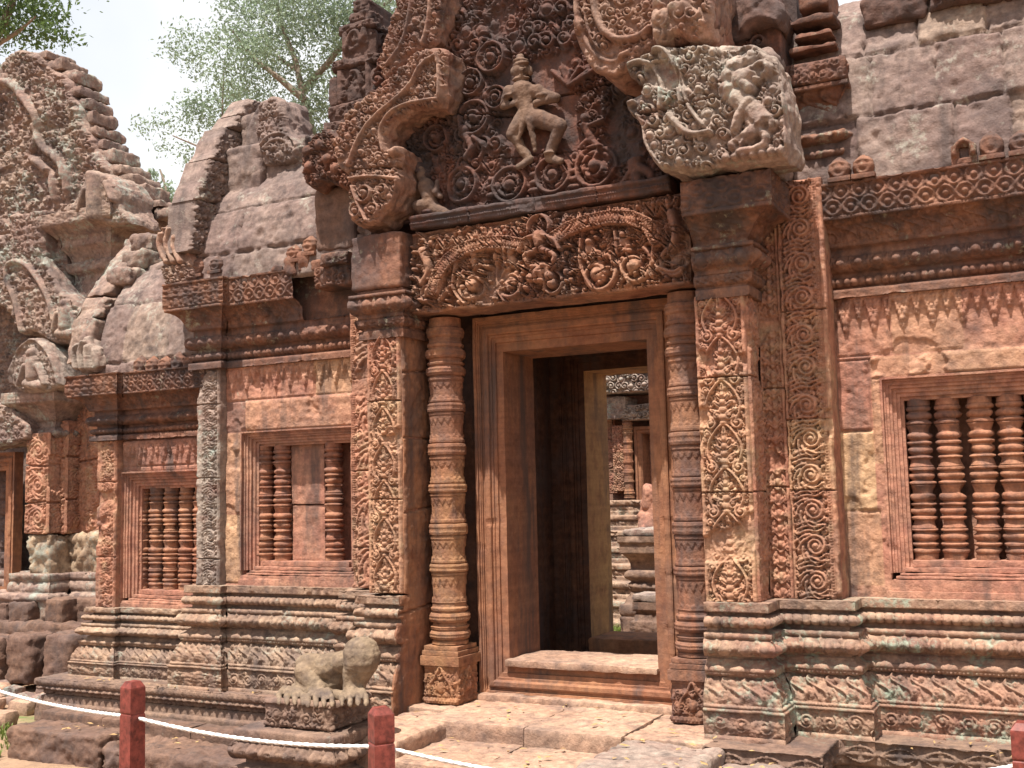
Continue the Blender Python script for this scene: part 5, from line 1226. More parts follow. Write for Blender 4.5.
mb = MB(); WV = VP.copy(); WV[:, 0] = WV[:, 0] * .9 + YV - .12; WV[:, 1] = (WV[:, 1] - 3.05) * .95 + zct - .02; fw, Lw = vault(WV)
def wing_roof(c):
    roof_blocks([(0, .10, [-4.2, -3.6, -3.1, -2.4], 0), (.105, .56, [-4.2, -3.45, -3.02, -2.4], 0), (.565, .95, [-4.2, -3.3, -2.4], 0), (.955, 2.2, [-4.2, -3.1, -2.4], 0)], 9)(c)
cutout(mb, [rc(XL + .02, -2.5, 0, Lw)], fw, 0, .012, wing_roof, 0, 0, .004, 4); mb.build('roof', m_roof, wing)
mb = MB(); box(mb, XL + .1, -2.7, .55, 1.6, .3, zct + .75); mb.build('roof_core', m_dark, wing)
# ribs: carved flat band, raised border, outer stones
XB = XL + .06
rp = [atx(px, py, XB - .04) for px, py in ((104, 362), (106, 340), (112, 318), (124, 296), (136, 276), (150, 256), (164, 238))]
def band(y0, y1): return [(y + y0, z) for y, z in rp] + [(y + y1, z + .02) for y, z in rp[::-1]]
mb = MB(); cutout(mb, [band(.0, .34)], RT(XB + .06), .2, .008, c_rib, .02, .006, .004, 1, True); mb.build('roof_rib', m_corn, wing)
mb = MB()
for q in range(4):
    i = [0, 2, 3, 5, 6][q]; j = [0, 2, 3, 5, 6][q + 1]; lp = [(y - .10, z) for y, z in rp[i:j + 1]] + [(y + .10, z) for y, z in rp[i:j + 1][::-1]]; cutout(mb, [lp], RT(XB - .09 - .012 * q), .20, .009, c_rib if q % 2 else None, .03, .01, .006, q, True, .012)
mb.build('gable_stone', m_far, wing)
mb = MB()
for i, (px, py) in enumerate(((142, 262), (128, 280), (150, 246))): y, z = atx(px, py, XB - .02); stone_block(mb, XB - .18, XB + .05, y - .05, y + .14, z - .05, z + .09, .03, .03, .014, 140 + i)
mb.build('fallen_gable_stone', m_far, wing)
EW = [(74, 372), (70, 356), (74, 342), (80, 346), (84, 334), (90, 344), (94, 352), (97, 372)]
def c_ew(c):
    for k in range(3): c.stroke([at(78 + 6 * k, 368, YP - .12), at(76 + 6 * k, 352, YP - .12), at(80 + 5 * k, 342, YP - .12)], .02, .012, .04)
serpent('eaves_naga', EW, YP - .12, .14, c_ew, m_lich, .006, 64, .02, wing)
for px, py in ((141, 371), (153, 370), (166, 369), (179, 367), (191, 366)):
    x, z = at(px, py, YV - .10); bud(x, YV - .09, z - .02, .047, .12, wing)

# ==================================================================  GREY SHRINE AT THE LEFT
shr = thing('corner_shrine', 'tall grey pink shrine with stacked carved gables at the left edge', 'shrine')
YS = 1.8
def sp(name, pts, y, dep, carve, mat, res=.012, seed=0, rnd=.03, wear=.014): return serpent(name, pts, y, dep, carve, mat, res, seed, rnd, shr)
fol = lambda cc, h, sd, pts, y: (lambda c: c.foliage(c.u[0], c.u[-1], c.v[0], c.v[-1], cc, h, sd, inside=in_poly([at(*q, y) for q in pts])))
def c_tall(c):
    n = max(1, int((c.u[-1] - c.u[0]) / .2)); w = (c.u[-1] - c.u[0]) / n
    for k in range(n): a = c.u[0] + k * w; c.rect(a, a + .02, c.v[0], c.v[-1], .02); c.vscroll(a + .025, a + w - .01, c.v[0], c.v[-1], .02, None, k)
    c.groove([(c.u[0], c.v[0] + .3 * (c.v[-1] - c.v[0])), (c.u[-1], c.v[0] + .32 * (c.v[-1] - c.v[0]))], .008, .03); c.groove([(c.u[0], c.v[0] + .68 * (c.v[-1] - c.v[0])), (c.u[-1], c.v[0] + .66 * (c.v[-1] - c.v[0]))], .008, .03)
mb = MB()
for i, (x0, x1, p0, p1, y) in enumerate(((26, 48, 534, 432, 1.5), (48, 66, 534, 420, 1.66), (66, 104, 534, 300, 1.82), (66, 100, 300, 210, 1.9))):
    pxb(mb, x0, x1, p0, p1, y, .7, c_tall, .012, i)
mb.build('pilaster', m_carv, shr)
mb = MB()
for i, (x0, x1, p0, p1, y) in enumerate(((27, 49, 578, 534, 1.5), (48, 104, 578, 534, 1.75))): a = at(x0, p0, y); b = at(x1, p1, y); stone_block(mb, a[0], b[0], y, y + .6, a[1], b[1], .03, .05, .02, 150 + i, .3)
mb.build('worn_pilaster_foot', m_far, shr)
mb = MB(); zz0, zz1 = at(60, 622, 1.6)[1], at(60, 573, 1.6)[1]; h = zz1 - zz0
xs = at(25, 600, 1.55)[0]
sweep(mb, [(at(-40, 600, 1.5)[0], 1.75), (xs - .05, 1.75), (xs - .05, 1.50), (at(50, 600, 1.5)[0], 1.50), (at(50, 600, 1.5)[0], 1.72), (at(104, 600, 1.72)[0], 1.72), (at(104, 600, 1.72)[0], 3.4)],
      [(.10, zz0, .10, zz0 + h * .45, 0, None), (.12, zz0 + h * .47, .10, zz0 + h * .6, .02, None), (.05, zz0 + h * .62, .03, zz0 + h * .85, .02, None), (.05, zz0 + h * .87, .05, zz0 + h, 0, None), (.04, zz1 + .001, -.3, zz1 + .002, 0, None)], .012, .012, .03, .5, 23)
mb.build('base_moulding', m_far, shr)
mb = MB()
for i, (x0, x1, p0, p1, y) in enumerate(((-30, 6, 628, 603, 1.35), (7, 28, 628, 603, 1.30), (44, 62, 626, 600, 1.32), (62, 98, 625, 598, 1.48), (-40, 96, 640, 626, 1.25))):
    a = at(x0, p0, y); b = at(x1, p1, y); stone_block(mb, a[0], b[0], y, y + .9, a[1], b[1], .03, .025, .02, 160 + i)
mb.build('base_course', m_block, shr)
mb = MB()
for i, (x0, x1, p0, p1, y) in enumerate(((-40, 0, 674, 638, 1.0), (3, 29, 672, 636, 1.0), (41, 68, 674, 636, 1.0), (29, 41, 660, 636, 1.35), (68, 96, 660, 632, 1.42))):
    a = at(x0, p0, y); b = at(x1, p1, y); stone_block(mb, a[0], b[0], y, y + 1.0, a[1] - .1, b[1], .05, .03, .02, 170 + i)
mb.build('foundation_stone', m_block, shr)
# doorway with carved false door
mb = MB(); a = at(-60, 600, 1.7); b = at(22, 452, 1.7); frame_sides(mb, (a[0], b[0], a[1], b[1]), (a[0] + .2, b[0] - .2, a[1] + .15, b[1] - .17), [(q, 1.62 + w) for q, w in DP[:-1]] + [(1, 1.85)], .015); mb.build('door_frame', m_door, shr)
mb = MB()
def c_fd(c):
    for k in range(9):
        z = c.v[0] + .05 + k * .16; c.rect(c.u[-1] - .26, c.u[-1] - .12, z, z + .12, .03); c.blob(c.u[-1] - .19, z + .06, .03, None, 0, .05)
cutout(mb, [rc(a[0] + .19, b[0] - .19, a[1] + .14, b[1] - .16)], FR(1.84), 0, .012, c_fd, 0, 0, .004, 2); mb.build('false_door', m_dark, shr)
L1 = [(-40, 452), (28, 443), (30, 428), (20, 418), (8, 404), (-40, 400)]
sp('lintel', L1, 1.45, .3, fol(.07, .03, 51, L1, 1.45), m_far, .009, 1)
mb = MB(); xa = at(18, 440, 1.5)[0]; xb = at(50, 440, 1.5)[0]; z0 = at(36, 446, 1.5)[1]; z1 = at(36, 392, 1.5)[1]; hh = z1 - z0
sweep(mb, [(xa + .1, 1.9), (xa + .1, 1.62), (xb - .06, 1.62), (xb - .06, 1.9)], [(.02, z0, .02, z0 + hh * .12, 0, None), (.06, z0 + hh * .13, .07, z0 + hh * .32, .02, ('lotus', .1, .8)), (.03, z0 + hh * .34, .03, z0 + hh * .45, 0, None), (.05, z0 + hh * .47, .20, z0 + hh * .78, -.02, None), (.22, z0 + hh * .8, .22, z1, 0, ('fol', .1, .6)), (.2, z1 + .001, -.1, z1 + .002, 0, None)], .012, .01, .02, .5, 24); box(mb, xa + .1, xb - .07, 1.63, 2.2, z0, z1); mb.build('capital', m_far, shr)
G1 = [(10, 393), (12, 360), (22, 345), (34, 336), (46, 345), (56, 362), (62, 392)]
def c_g1(c):
    fol(.06, .03, 52, G1, 1.3)(c); T = lambda a, b: at(a, b, 1.36)
    for p, q, w, hh in (((35, 362), (35, 376), .075, .09), ((35, 353), (35, 354), .05, .09), ((28, 366), (22, 384), .03, .07), ((41, 366), (48, 384), .03, .07), ((30, 384), (44, 386), .05, .08)): c.stroke([T(*p), T(*q)], w, None, hh)
    c.stroke([T(*q) for q in G1], .025, None, .06)
sp('naga_finial', G1, 1.36, .4, c_g1, m_lich, .010, 2)
G2 = [(20, 336), (8, 310), (-10, 300), (-40, 300), (-40, 260), (-10, 236), (16, 232), (36, 244), (50, 268), (60, 292), (76, 298), (86, 318), (84, 340), (60, 345), (46, 340), (34, 330)]
def c_g2(c):
    fol(.065, .035, 53, G2, 1.5)(c); T = lambda a, b: at(a, b, 1.5)
    c.stroke([T(*q) for q in ((24, 332), (18, 300), (8, 280), (10, 262), (26, 262), (40, 278), (52, 300), (56, 320))], .03, None, .06)
    for p, q, w, hh in (((68, 312), (68, 326), .08, .09), ((68, 304), (68, 305), .05, .09), ((60, 314), (57, 330), .03, .07), ((76, 314), (78, 330), .03, .07), ((62, 334), (76, 334), .05, .08)): c.stroke([T(*p), T(*q)], w, None, hh)
sp('pediment', G2, 1.5, .6, c_g2, m_far, .010, 3)
mb = MB()
for i, (x0, x1, p0, p1, y) in enumerate(((-40, 46, 300, 235, 1.75), (10, 44, 262, 208, 1.5), (46, 66, 300, 214, 1.66), (-40, 30, 420, 300, 1.9), (44, 66, 430, 300, 1.78))):
    a = at(x0, p0, y); b = at(x1, p1, y); cutout(mb, [rc(a[0], b[0], a[1], b[1])], FR(y), .8, .012, lambda c: c.foliage(c.u[0], c.u[-1], c.v[0], c.v[-1], .075, .04, i), .03, .015, .008, i)
mb.build('carved_wall', m_far, shr)
# inverted stepped capital carrying a lion
mb = MB(); z0 = at(96, 300, 1.8)[1]; z1 = at(96, 218, 1.8)[1]; hh = z1 - z0; xa = at(82, 280, 1.8)[0]; xb = at(118, 280, 1.8)[0]
sweep(mb, [(xa, 2.3), (xa, 1.72), (xb, 1.72), (xb, 2.6)], [(.0, z0, .0, z0 + hh * .30, 0, None), (.04, z0 + hh * .32, .05, z0 + hh * .44, .015, None), (.02, z0 + hh * .45, .08, z0 + hh * .6, -.01, None), (.10, z0 + hh * .62, .10, z0 + hh * .68, 0, None), (.10, z0 + hh * .70, .22, z0 + hh * .84, -.01, None), (.25, z0 + hh * .86, .25, z1, 0, ('lattice', .12, .5)), (.24, z1 + .001, -.05, z1 + .002, 0, None)], .012, .01, .02, .5, 25); box(mb, xa + .02, xb - .02, 1.74, 2.6, z0 - .8, z1 - .01); mb.build('capital', m_far, shr)
LI = [(62, 222), (64, 204), (76, 200), (82, 182), (92, 170), (112, 176), (120, 190), (118, 206), (128, 216), (130, 226)]
def c_li(c):
    T = lambda a, b: at(a, b, 1.5); fol(.06, .025, 54, LI, 1.5)(c)
    c.stroke([T(96, 176), T(97, 216)], .08, .10, .12); c.stroke([T(108, 184), T(114, 200)], .04, .03, .08); c.stroke([T(86, 190), T(80, 210)], .035, .03, .07)
sp('lion_finial', LI, 1.52, .4, c_li, m_far, .010, 4)
G3 = [(-40, 235), (-40, 60), (-5, 70), (14, 48), (40, 52), (48, 68), (70, 76), (72, 96), (82, 104), (84, 124), (94, 136), (96, 152), (112, 168), (116, 184), (92, 190), (84, 206), (66, 206), (62, 236)]
def c_g3(c):
    T = lambda a, b: at(a, b, 1.95); fol(.085, .05, 55, G3, 1.95)(c)
    for P_, w in ((((-10, 88), (14, 82), (26, 98), (34, 108)), .05), (((34, 108), (42, 118), (40, 140), (36, 150)), .045), (((38, 128), (44, 148), (60, 158), (70, 172), (70, 190)), .05), (((36, 160), (52, 172), (58, 184), (58, 200)), .05)): c.stroke([T(*q) for q in P_], w, None, .10)
    c.blob(*T(6, 118), .18, .24, 0, .03, sub=True); c.blob(*T(52, 180), .07, .10, 0, .06, sub=True)
    c.H += .05 * fbm2(c.U, c.Vv, .22, 4, 9)
sp('upper_gable', G3, 1.95, .16, c_g3, m_far, .011, 5, .05)
mb = MB()
for i, (px, py, w) in enumerate(((34, 52, 9), (48, 62, 9), (60, 76, 10), (68, 88, 9), (72, 102, 9), (76, 116, 10), (84, 128, 9), (88, 142, 10), (98, 154, 10), (108, 166, 10), (118, 178, 10), (128, 190, 11), (146, 200, 11), (164, 208, 11))):
    a = at(px - w, py + 12, 1.98); b = at(px + w + 5, py - 5, 1.98); stone_block(mb, a[0], b[0], 1.96 + .02 * (i % 3), 2.34, a[1], b[1] + .03 * ((i * 7) % 3 - 1), .025, .03, .02, 210 + i)
mb.build('stepped_stone', m_far, shr)
mb = MB()
a = at(60, 200, 2.2); 
RS = [(60, 215), (75, 80), (100, 150), (112, 165), (128, 178), (128, 188), (150, 196), (152, 203), (172, 210), (192, 232), (186, 262), (150, 262), (62, 262)]
def c_rs(c):
    for k in range(9): c.groove([(c.u[0], c.v[0] + .12 * k + .25), (c.u[-1], c.v[0] + .12 * k - .05)], .012, .03)
    c.H += .04 * fbm2(c.U, c.Vv, .12, 4, 2)
cutout(mb, [[at(*q, 2.35) for q in RS]], FR(2.35), .2, .013, c_rs, .04, .015, .006, 6); mb.build('roof', m_dark, shr)
mb = MB(); x0, z1 = at(-40, 235, 2.0); x1 = at(100, 400, 2.0)[0]; box(mb, x0 - .5, at(78, 400, 2.05)[0], 2.05, 2.9, -.05, z1); box(mb, x0 - .5, at(30, 100, 2.12)[0], 2.12, 2.5, z1, at(30, 90, 2.12)[1]); mb.build('core_wall', m_far, shr)

# ==================================================================  COURTYARD SEEN THROUGH THE DOORWAY
crt = thing('courtyard_shrine', 'far carved shrine on a stepped base seen through the open doorway', 'shrine')
mb = MB(); yc = 9.0
steps = [(2.9 - i * .30, -.05 + i * .19) for i in range(8)]; segs = []
for o, z in steps: segs += [(o, z, o, z + .05, 0, None), (o - .04, z + .055, o - .05, z + .12, .02, ('leafrow', .25, .8)), (o - .01, z + .125, o - .01, z + .18, 0, None), (o - .02, z + .186, o - .3, z + .187, 0, None)]
sweep(mb, [(-6.2, yc + .4), (-6.2, yc), (-1.6, yc), (-1.6, yc + .4)], segs, .014, .02, .05, .5, 31); mb.build('stepped_base', m_base, crt)
zt = steps[-1][1] + .19
mb = MB(); box(mb, -6.4, -1.4, yc + .35, yc + 3, 0, 4.4); mb.build('wall', m_wall, crt)
def pxs(name, x0, x1, p0, p1, y, dep, carve, mat, seed=0, res=.010):
    mb = MB(); pxb(mb, x0, x1, p0, p1, y, dep, carve, .015, seed); return mb.build(name, mat, crt)
pxs('pilaster', 604, 613, 494, 412, yc + .05, .3, c_tall, m_carv, 1); pxs('pilaster', 614, 624, 492, 425, yc - .05, .4, p_flame, m_carv, 2)
pxs('capital', 596, 624, 420, 396, yc - .2, .5, c_lat, m_lich, 3)
pxs('lintel', 622, 672, 421, 402, yc - .15, .4, lambda c: c.foliage(c.u[0], c.u[-1], c.v[0], c.v[-1], .08, .05, 3), m_lich, 4)
pxs('pediment', 590, 680, 395, 360, yc - .3, .6, lambda c: c.foliage(c.u[0], c.u[-1], c.v[0], c.v[-1], .10, .07, 5), m_lich, 5)
xk = at(630, 460, yc)[0]; mb = MB(); pr, _s = col_prof(at(630, 500, yc)[1], at(630, 420, yc)[1], .075); lathe(mb, xk, yc - .06, pr, 24, None, 0, 0, .012); mb.build('colonette', m_col, crt)
mb = MB(); a = at(636, 505, yc); b = at(690, 424, yc); frame_sides(mb, (a[0], b[0], a[1], b[1]), (a[0] + .1, b[0] - .1, a[1] + .1, b[1] - .1), [(0, yc + .2), (0, yc), (.4, yc), (.42, yc + .03), (.8, yc + .03), (1, yc + .06), (1, yc + .34)], .02); mb.build('door_frame', m_door, crt)
def altar(name, label, px, pyt, pyb, y, hw, parts):
    x = at(px, pyt, y)[0]; z0 = at(px, pyb, y)[1]; z1 = at(px, pyt, y)[1]; t = tag_none = thing(name, label, 'pedestal'); h = z1 - z0
    mb = MB(); P = [(x - hw, y + 2 * hw), (x - hw, y), (x + hw, y), (x + hw, y + 2 * hw), (x - hw, y + 2 * hw)]
    sweep(mb, P, [(o0 * hw, z0 + a * h, o1 * hw, z0 + b * h, bl, tg) for (o0, a, o1, b, bl, tg) in parts], .012, .012, .03, 0, 33); box(mb, x - hw, x + hw, y, y + 2 * hw, z0, z1 - .004)
    mb.build('moulded_body', m_plin, t); mb = MB(); stone_block(mb, x - hw * 1.3, x + hw * 1.3, y - hw * .3, y + hw * 2.3, z1, z1 + .07, .02, .012, .015, 34); mb.build('top_slab', m_lich, t)
altar('stone_altar', 'dark stepped stone pedestal with a wide top slab in the courtyard beyond', 648, 536, 628, 5.2, .20,
      [(.5, -.08, .5, .12, 0, None), (.42, .13, .42, .26, .02, None), (.30, .27, .05, .38, 0, None), (.0, .39, .0, .50, .03, ('lotus', .1, .6)), (.1, .52, .15, .62, .03, None), (.0, .64, .3, .80, -.02, None), (.42, .81, .42, .92, 0, None), (.5, .93, .5, 1.0, 0, None)])
altar('stone_stub', 'low carved stone stub beyond the rear sill of the passage', 650, 602, 634, 4.0, .12, [(.5, -.05, .5, .4, 0, ('fol', .1, .6)), (.3, .42, .1, .7, 0, None), (.3, .72, .3, 1.0, 0, None)])
yk = 7.4; K = lambda px, py, y=yk: q3(px, py, y)
guard = figure('court_statue', [(K(648, 505), K(649, 494), .07, .085), (K(642, 516), K(652, 517), .06, .07), (K(652, 516), K(652, 506), .06, .05), (K(644, 500), K(641, 513), .035, .03), (K(641, 519), K(650, 519), .05, .05), (K(648, 519), K(648, 530), .10, .14)], [(K(648, 490), (.075, .075, .08))], m_wall, None, .018)
tag(guard, 'small seated guardian statue on the steps of the shrine beyond the doorway', 'statue')

# ==================================================================  GUARDIAN STATUE AND ITS PEDESTAL
ped2 = thing('statue_pedestal', 'lichen spotted carved pedestal block under the broken guardian statue', 'pedestal')
a = at(263, 722, -1.2); b = at(330, 708, -1.2); zb0, zb1 = a[1] - .02, b[1] + .022; dd = .34
def c_pb(c): c.foliage(c.u[0] + .02, c.u[-1] - .02, c.v[0] + .02, c.v[-1] - .035, .045, .012, 61); c.rect(c.u[0], c.u[-1], c.v[-1] - .03, c.v[-1], .012); c.rough(.012, .06, 4, 3)
mb = MB(); cutout(mb, [rc(a[0], b[0], zb0, zb1)], FR(-1.2), 0, .0045, c_pb, .02, .008, .006, 1); cutout(mb, [rc(-1.2, -1.2 + dd, zb0, zb1)], RT(b[0]), 0, .005, c_pb, .02, .006, .006, 2)
cutout(mb, [rc(a[0], b[0], -1.2, -1.2 + dd)], UP(zb1 - .004), 0, .008, lambda c: c.rough(.015, .1, 4, 2), .02, .0, .006, 3); box(mb, a[0] + .005, b[0] - .02, -1.18, -1.2 + dd, zb0, zb1 - .02); mb.build('upper_block', m_plin, ped2)
a2 = at(234, 740, -1.28); b2 = at(332, 742, -1.28); zc = zb0 - .001
mb = MB(); sweep(mb, [(a2[0] + .03, -.8), (a2[0] + .03, -1.25), (b2[0] - .02, -1.25), (b2[0] - .02, -.86)], [(.05, -.05, .05, zc - .24, 0, None), (.03, zc - .235, .04, zc - .18, 0, ('fol', .07, .6)), (-.01, zc - .17, -.01, zc - .15, 0, None), (.03, zc - .145, .035, zc - .06, .02, ('lotus', .075)), (.03, zc - .055, .03, zc - .002, .003, ('dent', .018, .004)), (.02, zc, -.3, zc + .001, 0, None)], .006, .006, .02, .6, 35); mb.build('lower_block', m_plin, ped2)
yq = -1.06; G = lambda px, py, y=yq: q3(px, py, y)
def paw(px, py, n=5, dx=5.0, y=-1.14):
    out = []
    for i in range(n):
        x = px + (i - (n - 1) / 2) * dx; out.append((G(x * .6 + px * .4, py - 13, y + .05), G(x, py - 6, y - .02), .018, .0155)); out.append((G(x, py - 6, y - .02), G(x + .2, py + .5, y - .065), .0150, .0135)); out.append((G(x + .2, py + .5, y - .065), G(x + .3, py + 2.5, y - .074), .0130, .008))
    return out
limbs = [(G(362, 658), G(356, 676), .092, .066), (G(356, 676), G(353, 692, -1.08), .064, .05), (G(353, 690, -1.08), G(353, 698, -1.12), .05, .045),
         (G(350, 660, -1.0), G(326, 668, -1.0), .058, .07), (G(330, 668, -1.0), G(308, 664, -1.02), .066, .055), (G(306, 664, -1.02), G(305, 684, -1.04), .052, .05), (G(306, 684, -1.04), G(318, 696, -1.08), .055, .05), (G(304, 672), G(318, 690), .05, .05),
         (G(300, 688, -1.02), G(292, 696, -1.08), .04, .036), (G(340, 672, -.98), G(330, 692, -.98), .06, .06), (G(318, 694), G(350, 697), .03, .03)]
limbs += paw(291, 702, 4, 8.0) + paw(320, 704, 4, 8.0) + paw(354, 703, 4, 8.0)
st = figure('guardian_statue', limbs, [(G(361, 654), (.092, .085, .075)), (G(361, 648), (.080, .075, .055))], m_stat, None, .0052, 1)
tag(st, 'broken headless kneeling guardian statue with clawed feet on a carved block', 'statue')

# ==================================================================  STONES ON THE GROUND
def loose(name, label, cat, dims, seed, mat, group=None, rnd=.025, wear=.02, tilt=0, res=.012):
    mb = MB(); stone_block(mb, *dims, rnd, wear, res, seed, 0, tilt); return tag(mb.build(name, mat), label, cat, group)
loose('kerb_stone', 'dark kerb stone at the left foot of the plinth above the biggest block', 'kerb stone', (at(42, 706, -.33)[0], -3.18, -.34, -.20, -.05, .235), 201, m_block, None, .012, .007)
loose('kerb_stone', 'short dark kerb stone directly behind the left rope post', 'kerb stone', (-3.175, -2.42, -.35, -.20, -.05, .232), 202, m_block, None, .012, .007)
loose('kerb_stone', 'long dark kerb stone between the left rope post and the statue pedestal', 'kerb stone', (-2.415, -1.58, -.36, -.20, -.05, .226), 203, m_block, None, .012, .007)
loose('foundation_block', 'large worn brown block lying along the kerb at lower left', 'stone block', (at(10, 735, -.6)[0], -2.90, -.62, -.345, -.08, .188), 204, m_block, None, .03, .022)
loose('foundation_block', 'pitted brown block just behind the foot of the left rope post', 'stone block', (-2.895, -2.56, -.63, -.355, -.08, .150), 205, m_block, None, .05, .045)
loose('foundation_block', 'flat brown block between the left rope post and the pedestal foot', 'stone block', (-2.55, -1.40, -.74, -.365, -.08, .168), 206, m_block, None, .03, .024)
loose('foundation_block', 'rough reddish stone below the rope in front of the landing', 'stone block', (-.66, -.10, -1.62, -1.24, -.08, .16), 207, m_block, None, .05, .07)
r = random.Random(3)
for i in range(46):
    px, py = r.uniform(-30, 56), r.uniform(668, 735)
    if px > 10 and py > 712: continue
    x, y = atz(px, py, .03); s = r.uniform(.05, .15) * (1.3 if i % 7 == 0 else 1)
    loose('rubble_stone', 'small pinkish rubble stone lying on the earth left of the plinth', 'stone', (x - s, x + s, y - s * .7, y + s * .7, -.03, r.uniform(.04, .12)), 300 + i, m_far if i % 2 else m_floor, 'rubble stones left of the plinth', s * .4, .03, 0, .03)

# ==================================================================  ROPE BARRIER
def post(px, py, depth, rot, label, w=.072):
    d = ray(px, py); p = CAMP + d * depth; t = thing('rope_post', label, 'post', (0, 0, 0), 'rope barrier posts'); t.location = (p[0], p[1], 0); t.rotation_euler = (0, 0, R(rot))
    h = p[2]; b = w / 2; mb = MB()
    def ringv(z, k): return [(-b * k, -b * k, z), (b * k, -b * k, z), (b * k, b * k, z), (-b * k, b * k, z)]
    def prism(levels):
        V = []; 
        for z, k in levels: V += ringv(z, k)
        F = []
        for l in range(len(levels) - 1):
            for q in range(4): F.append((l * 4 + q, l * 4 + (q + 1) % 4, l * 4 + 4 + (q + 1) % 4, l * 4 + 4 + q))
        n = len(levels); F.append((n * 4 - 4, n * 4 - 3, n * 4 - 2, n * 4 - 1)); mb.quads(V, F)
    g = h - .132
    prism([(-.1, 1.06), (g - .012, 1.0), (g - .004, .985), (g, .93)]); s_ = mb.build('shaft', m_post, t)
    mb = MB(); prism([(g, .90), (g + .008, .985), (g + .014, 1.0), (h - .030, 1.0), (h - .024, .985), (h, .62)]); 
    # scalloped corner facets of the cap
    c_ = mb.build('cap', m_post, t)
    return np.array([p[0], p[1], g - .014]), t
rp1, _a = post(133, 681, 4.6, -8.5, 'red painted rope post standing before the brown blocks at left')
rp2, _b = post(381, 707, 4.2, -37, 'red painted rope post standing beside the statue pedestal', .080)
rp3, _c = post(1026, 722, 4.0, -2, 'red painted rope post cut by the right edge of the picture', .10)
rp0 = CAMP + ray(-75, 640) * 6.3; rp0[2] = .72
V = []; mb = MB()
ends = [rp0, rp1, rp2, rp3]; pts = []
for a, b, sg in ((rp0, rp1, .05), (rp1, rp2, .035), (rp2, rp3, .13)):
    t = np.linspace(0, 1, 60)[:, None]; q = a * (1 - t) + b * t; q[:, 2] -= (4 * sg * t * (1 - t))[:, 0]; pts.append(q[:-1])
e = rp3 + np.array([1.2, .5, -.06]); pts.append(np.stack([rp3, e])); Q = np.concatenate(pts)
T_ = np.gradient(Q, axis=0); T_ /= np.linalg.norm(T_, axis=1)[:, None]; L_ = np.concatenate([[0], np.cumsum(np.linalg.norm(np.diff(Q, axis=0), axis=1))])
s = np.arange(0, L_[-1], .006); Q = np.stack([np.interp(s, L_, Q[:, k]) for k in range(3)], 1); T_ = np.stack([np.interp(s, L_, T_[:, k]) for k in range(3)], 1)
U_ = np.cross(T_, [0, 0, 1.0]); U_ /= np.linalg.norm(U_, axis=1)[:, None]; W_ = np.cross(U_, T_); an = np.linspace(0, 2 * math.pi, 13)
rad = .0075 + .0015 * np.sin(3 * an[None] + s[:, None] * 170)
mb.grid(Q[:, None] + rad[..., None] * (np.cos(an)[None, :, None] * U_[:, None] + np.sin(an)[None, :, None] * W_[:, None]), None, True)
tag(mb.build('barrier_rope', m_rope), 'white rope strung through the red posts in front of the temple', 'rope')

# ==================================================================  TREES AND GRASS
def leaf_mat(name, c0, c1):
    N = NT(name); g = N.n('ShaderNodeNewGeometry'); col = N.mix(N.noise(g.outputs['Position'], 1.1, 3), c0, c1); N.l(col, N.b.inputs['Base Color']); N.b.inputs['Roughness'].default_value = .55
    tr = N.n('ShaderNodeBsdfTranslucent'); N.l(col, tr.inputs['Color']); ms = N.n('ShaderNodeMixShader'); ms.inputs[0].default_value = .45
    N.l(N.b.outputs[0], ms.inputs[1]); N.l(tr.outputs[0], ms.inputs[2]); N.l(ms.outputs[0], N.out.inputs['Surface']); return N.m
m_leaf = leaf_mat('pale_leaves', (.17, .235, .15), (.25, .315, .22)); m_leafd = leaf_mat('deep_leaves', (.06, .11, .03), (.10, .16, .05))
m_bark = simple('pale_bark', (.20, .16, .13), .9, .1, .4, 9); m_grass = leaf_mat('grass_blades', (.10, .16, .03), (.20, .24, .06))
def tube(mb, pts, r0, r1, n=8):
    P = np.array(pts, float); L = np.concatenate([[0], np.cumsum(np.linalg.norm(np.diff(P, axis=0), axis=1))]); s = np.linspace(0, L[-1], max(4, len(P) * 4)); Q = np.stack([np.interp(s, L, P[:, k]) for k in range(3)], 1)
    Q += .06 * np.stack([vn3(Q, .8, k) for k in range(3)], 1); T = np.gradient(Q, axis=0); T /= np.linalg.norm(T, axis=1)[:, None] + 1e-9; A = np.cross(T, [0.3, 1, .2]); A /= np.linalg.norm(A, axis=1)[:, None]; B = np.cross(A, T); a = np.linspace(0, 2 * math.pi, n + 1); rr = np.linspace(r0, r1, len(s))
    mb.grid(Q[:, None] + rr[:, None, None] * (np.cos(a)[None, :, None] * A[:, None] + np.sin(a)[None, :, None] * B[:, None]), None, True); return Q
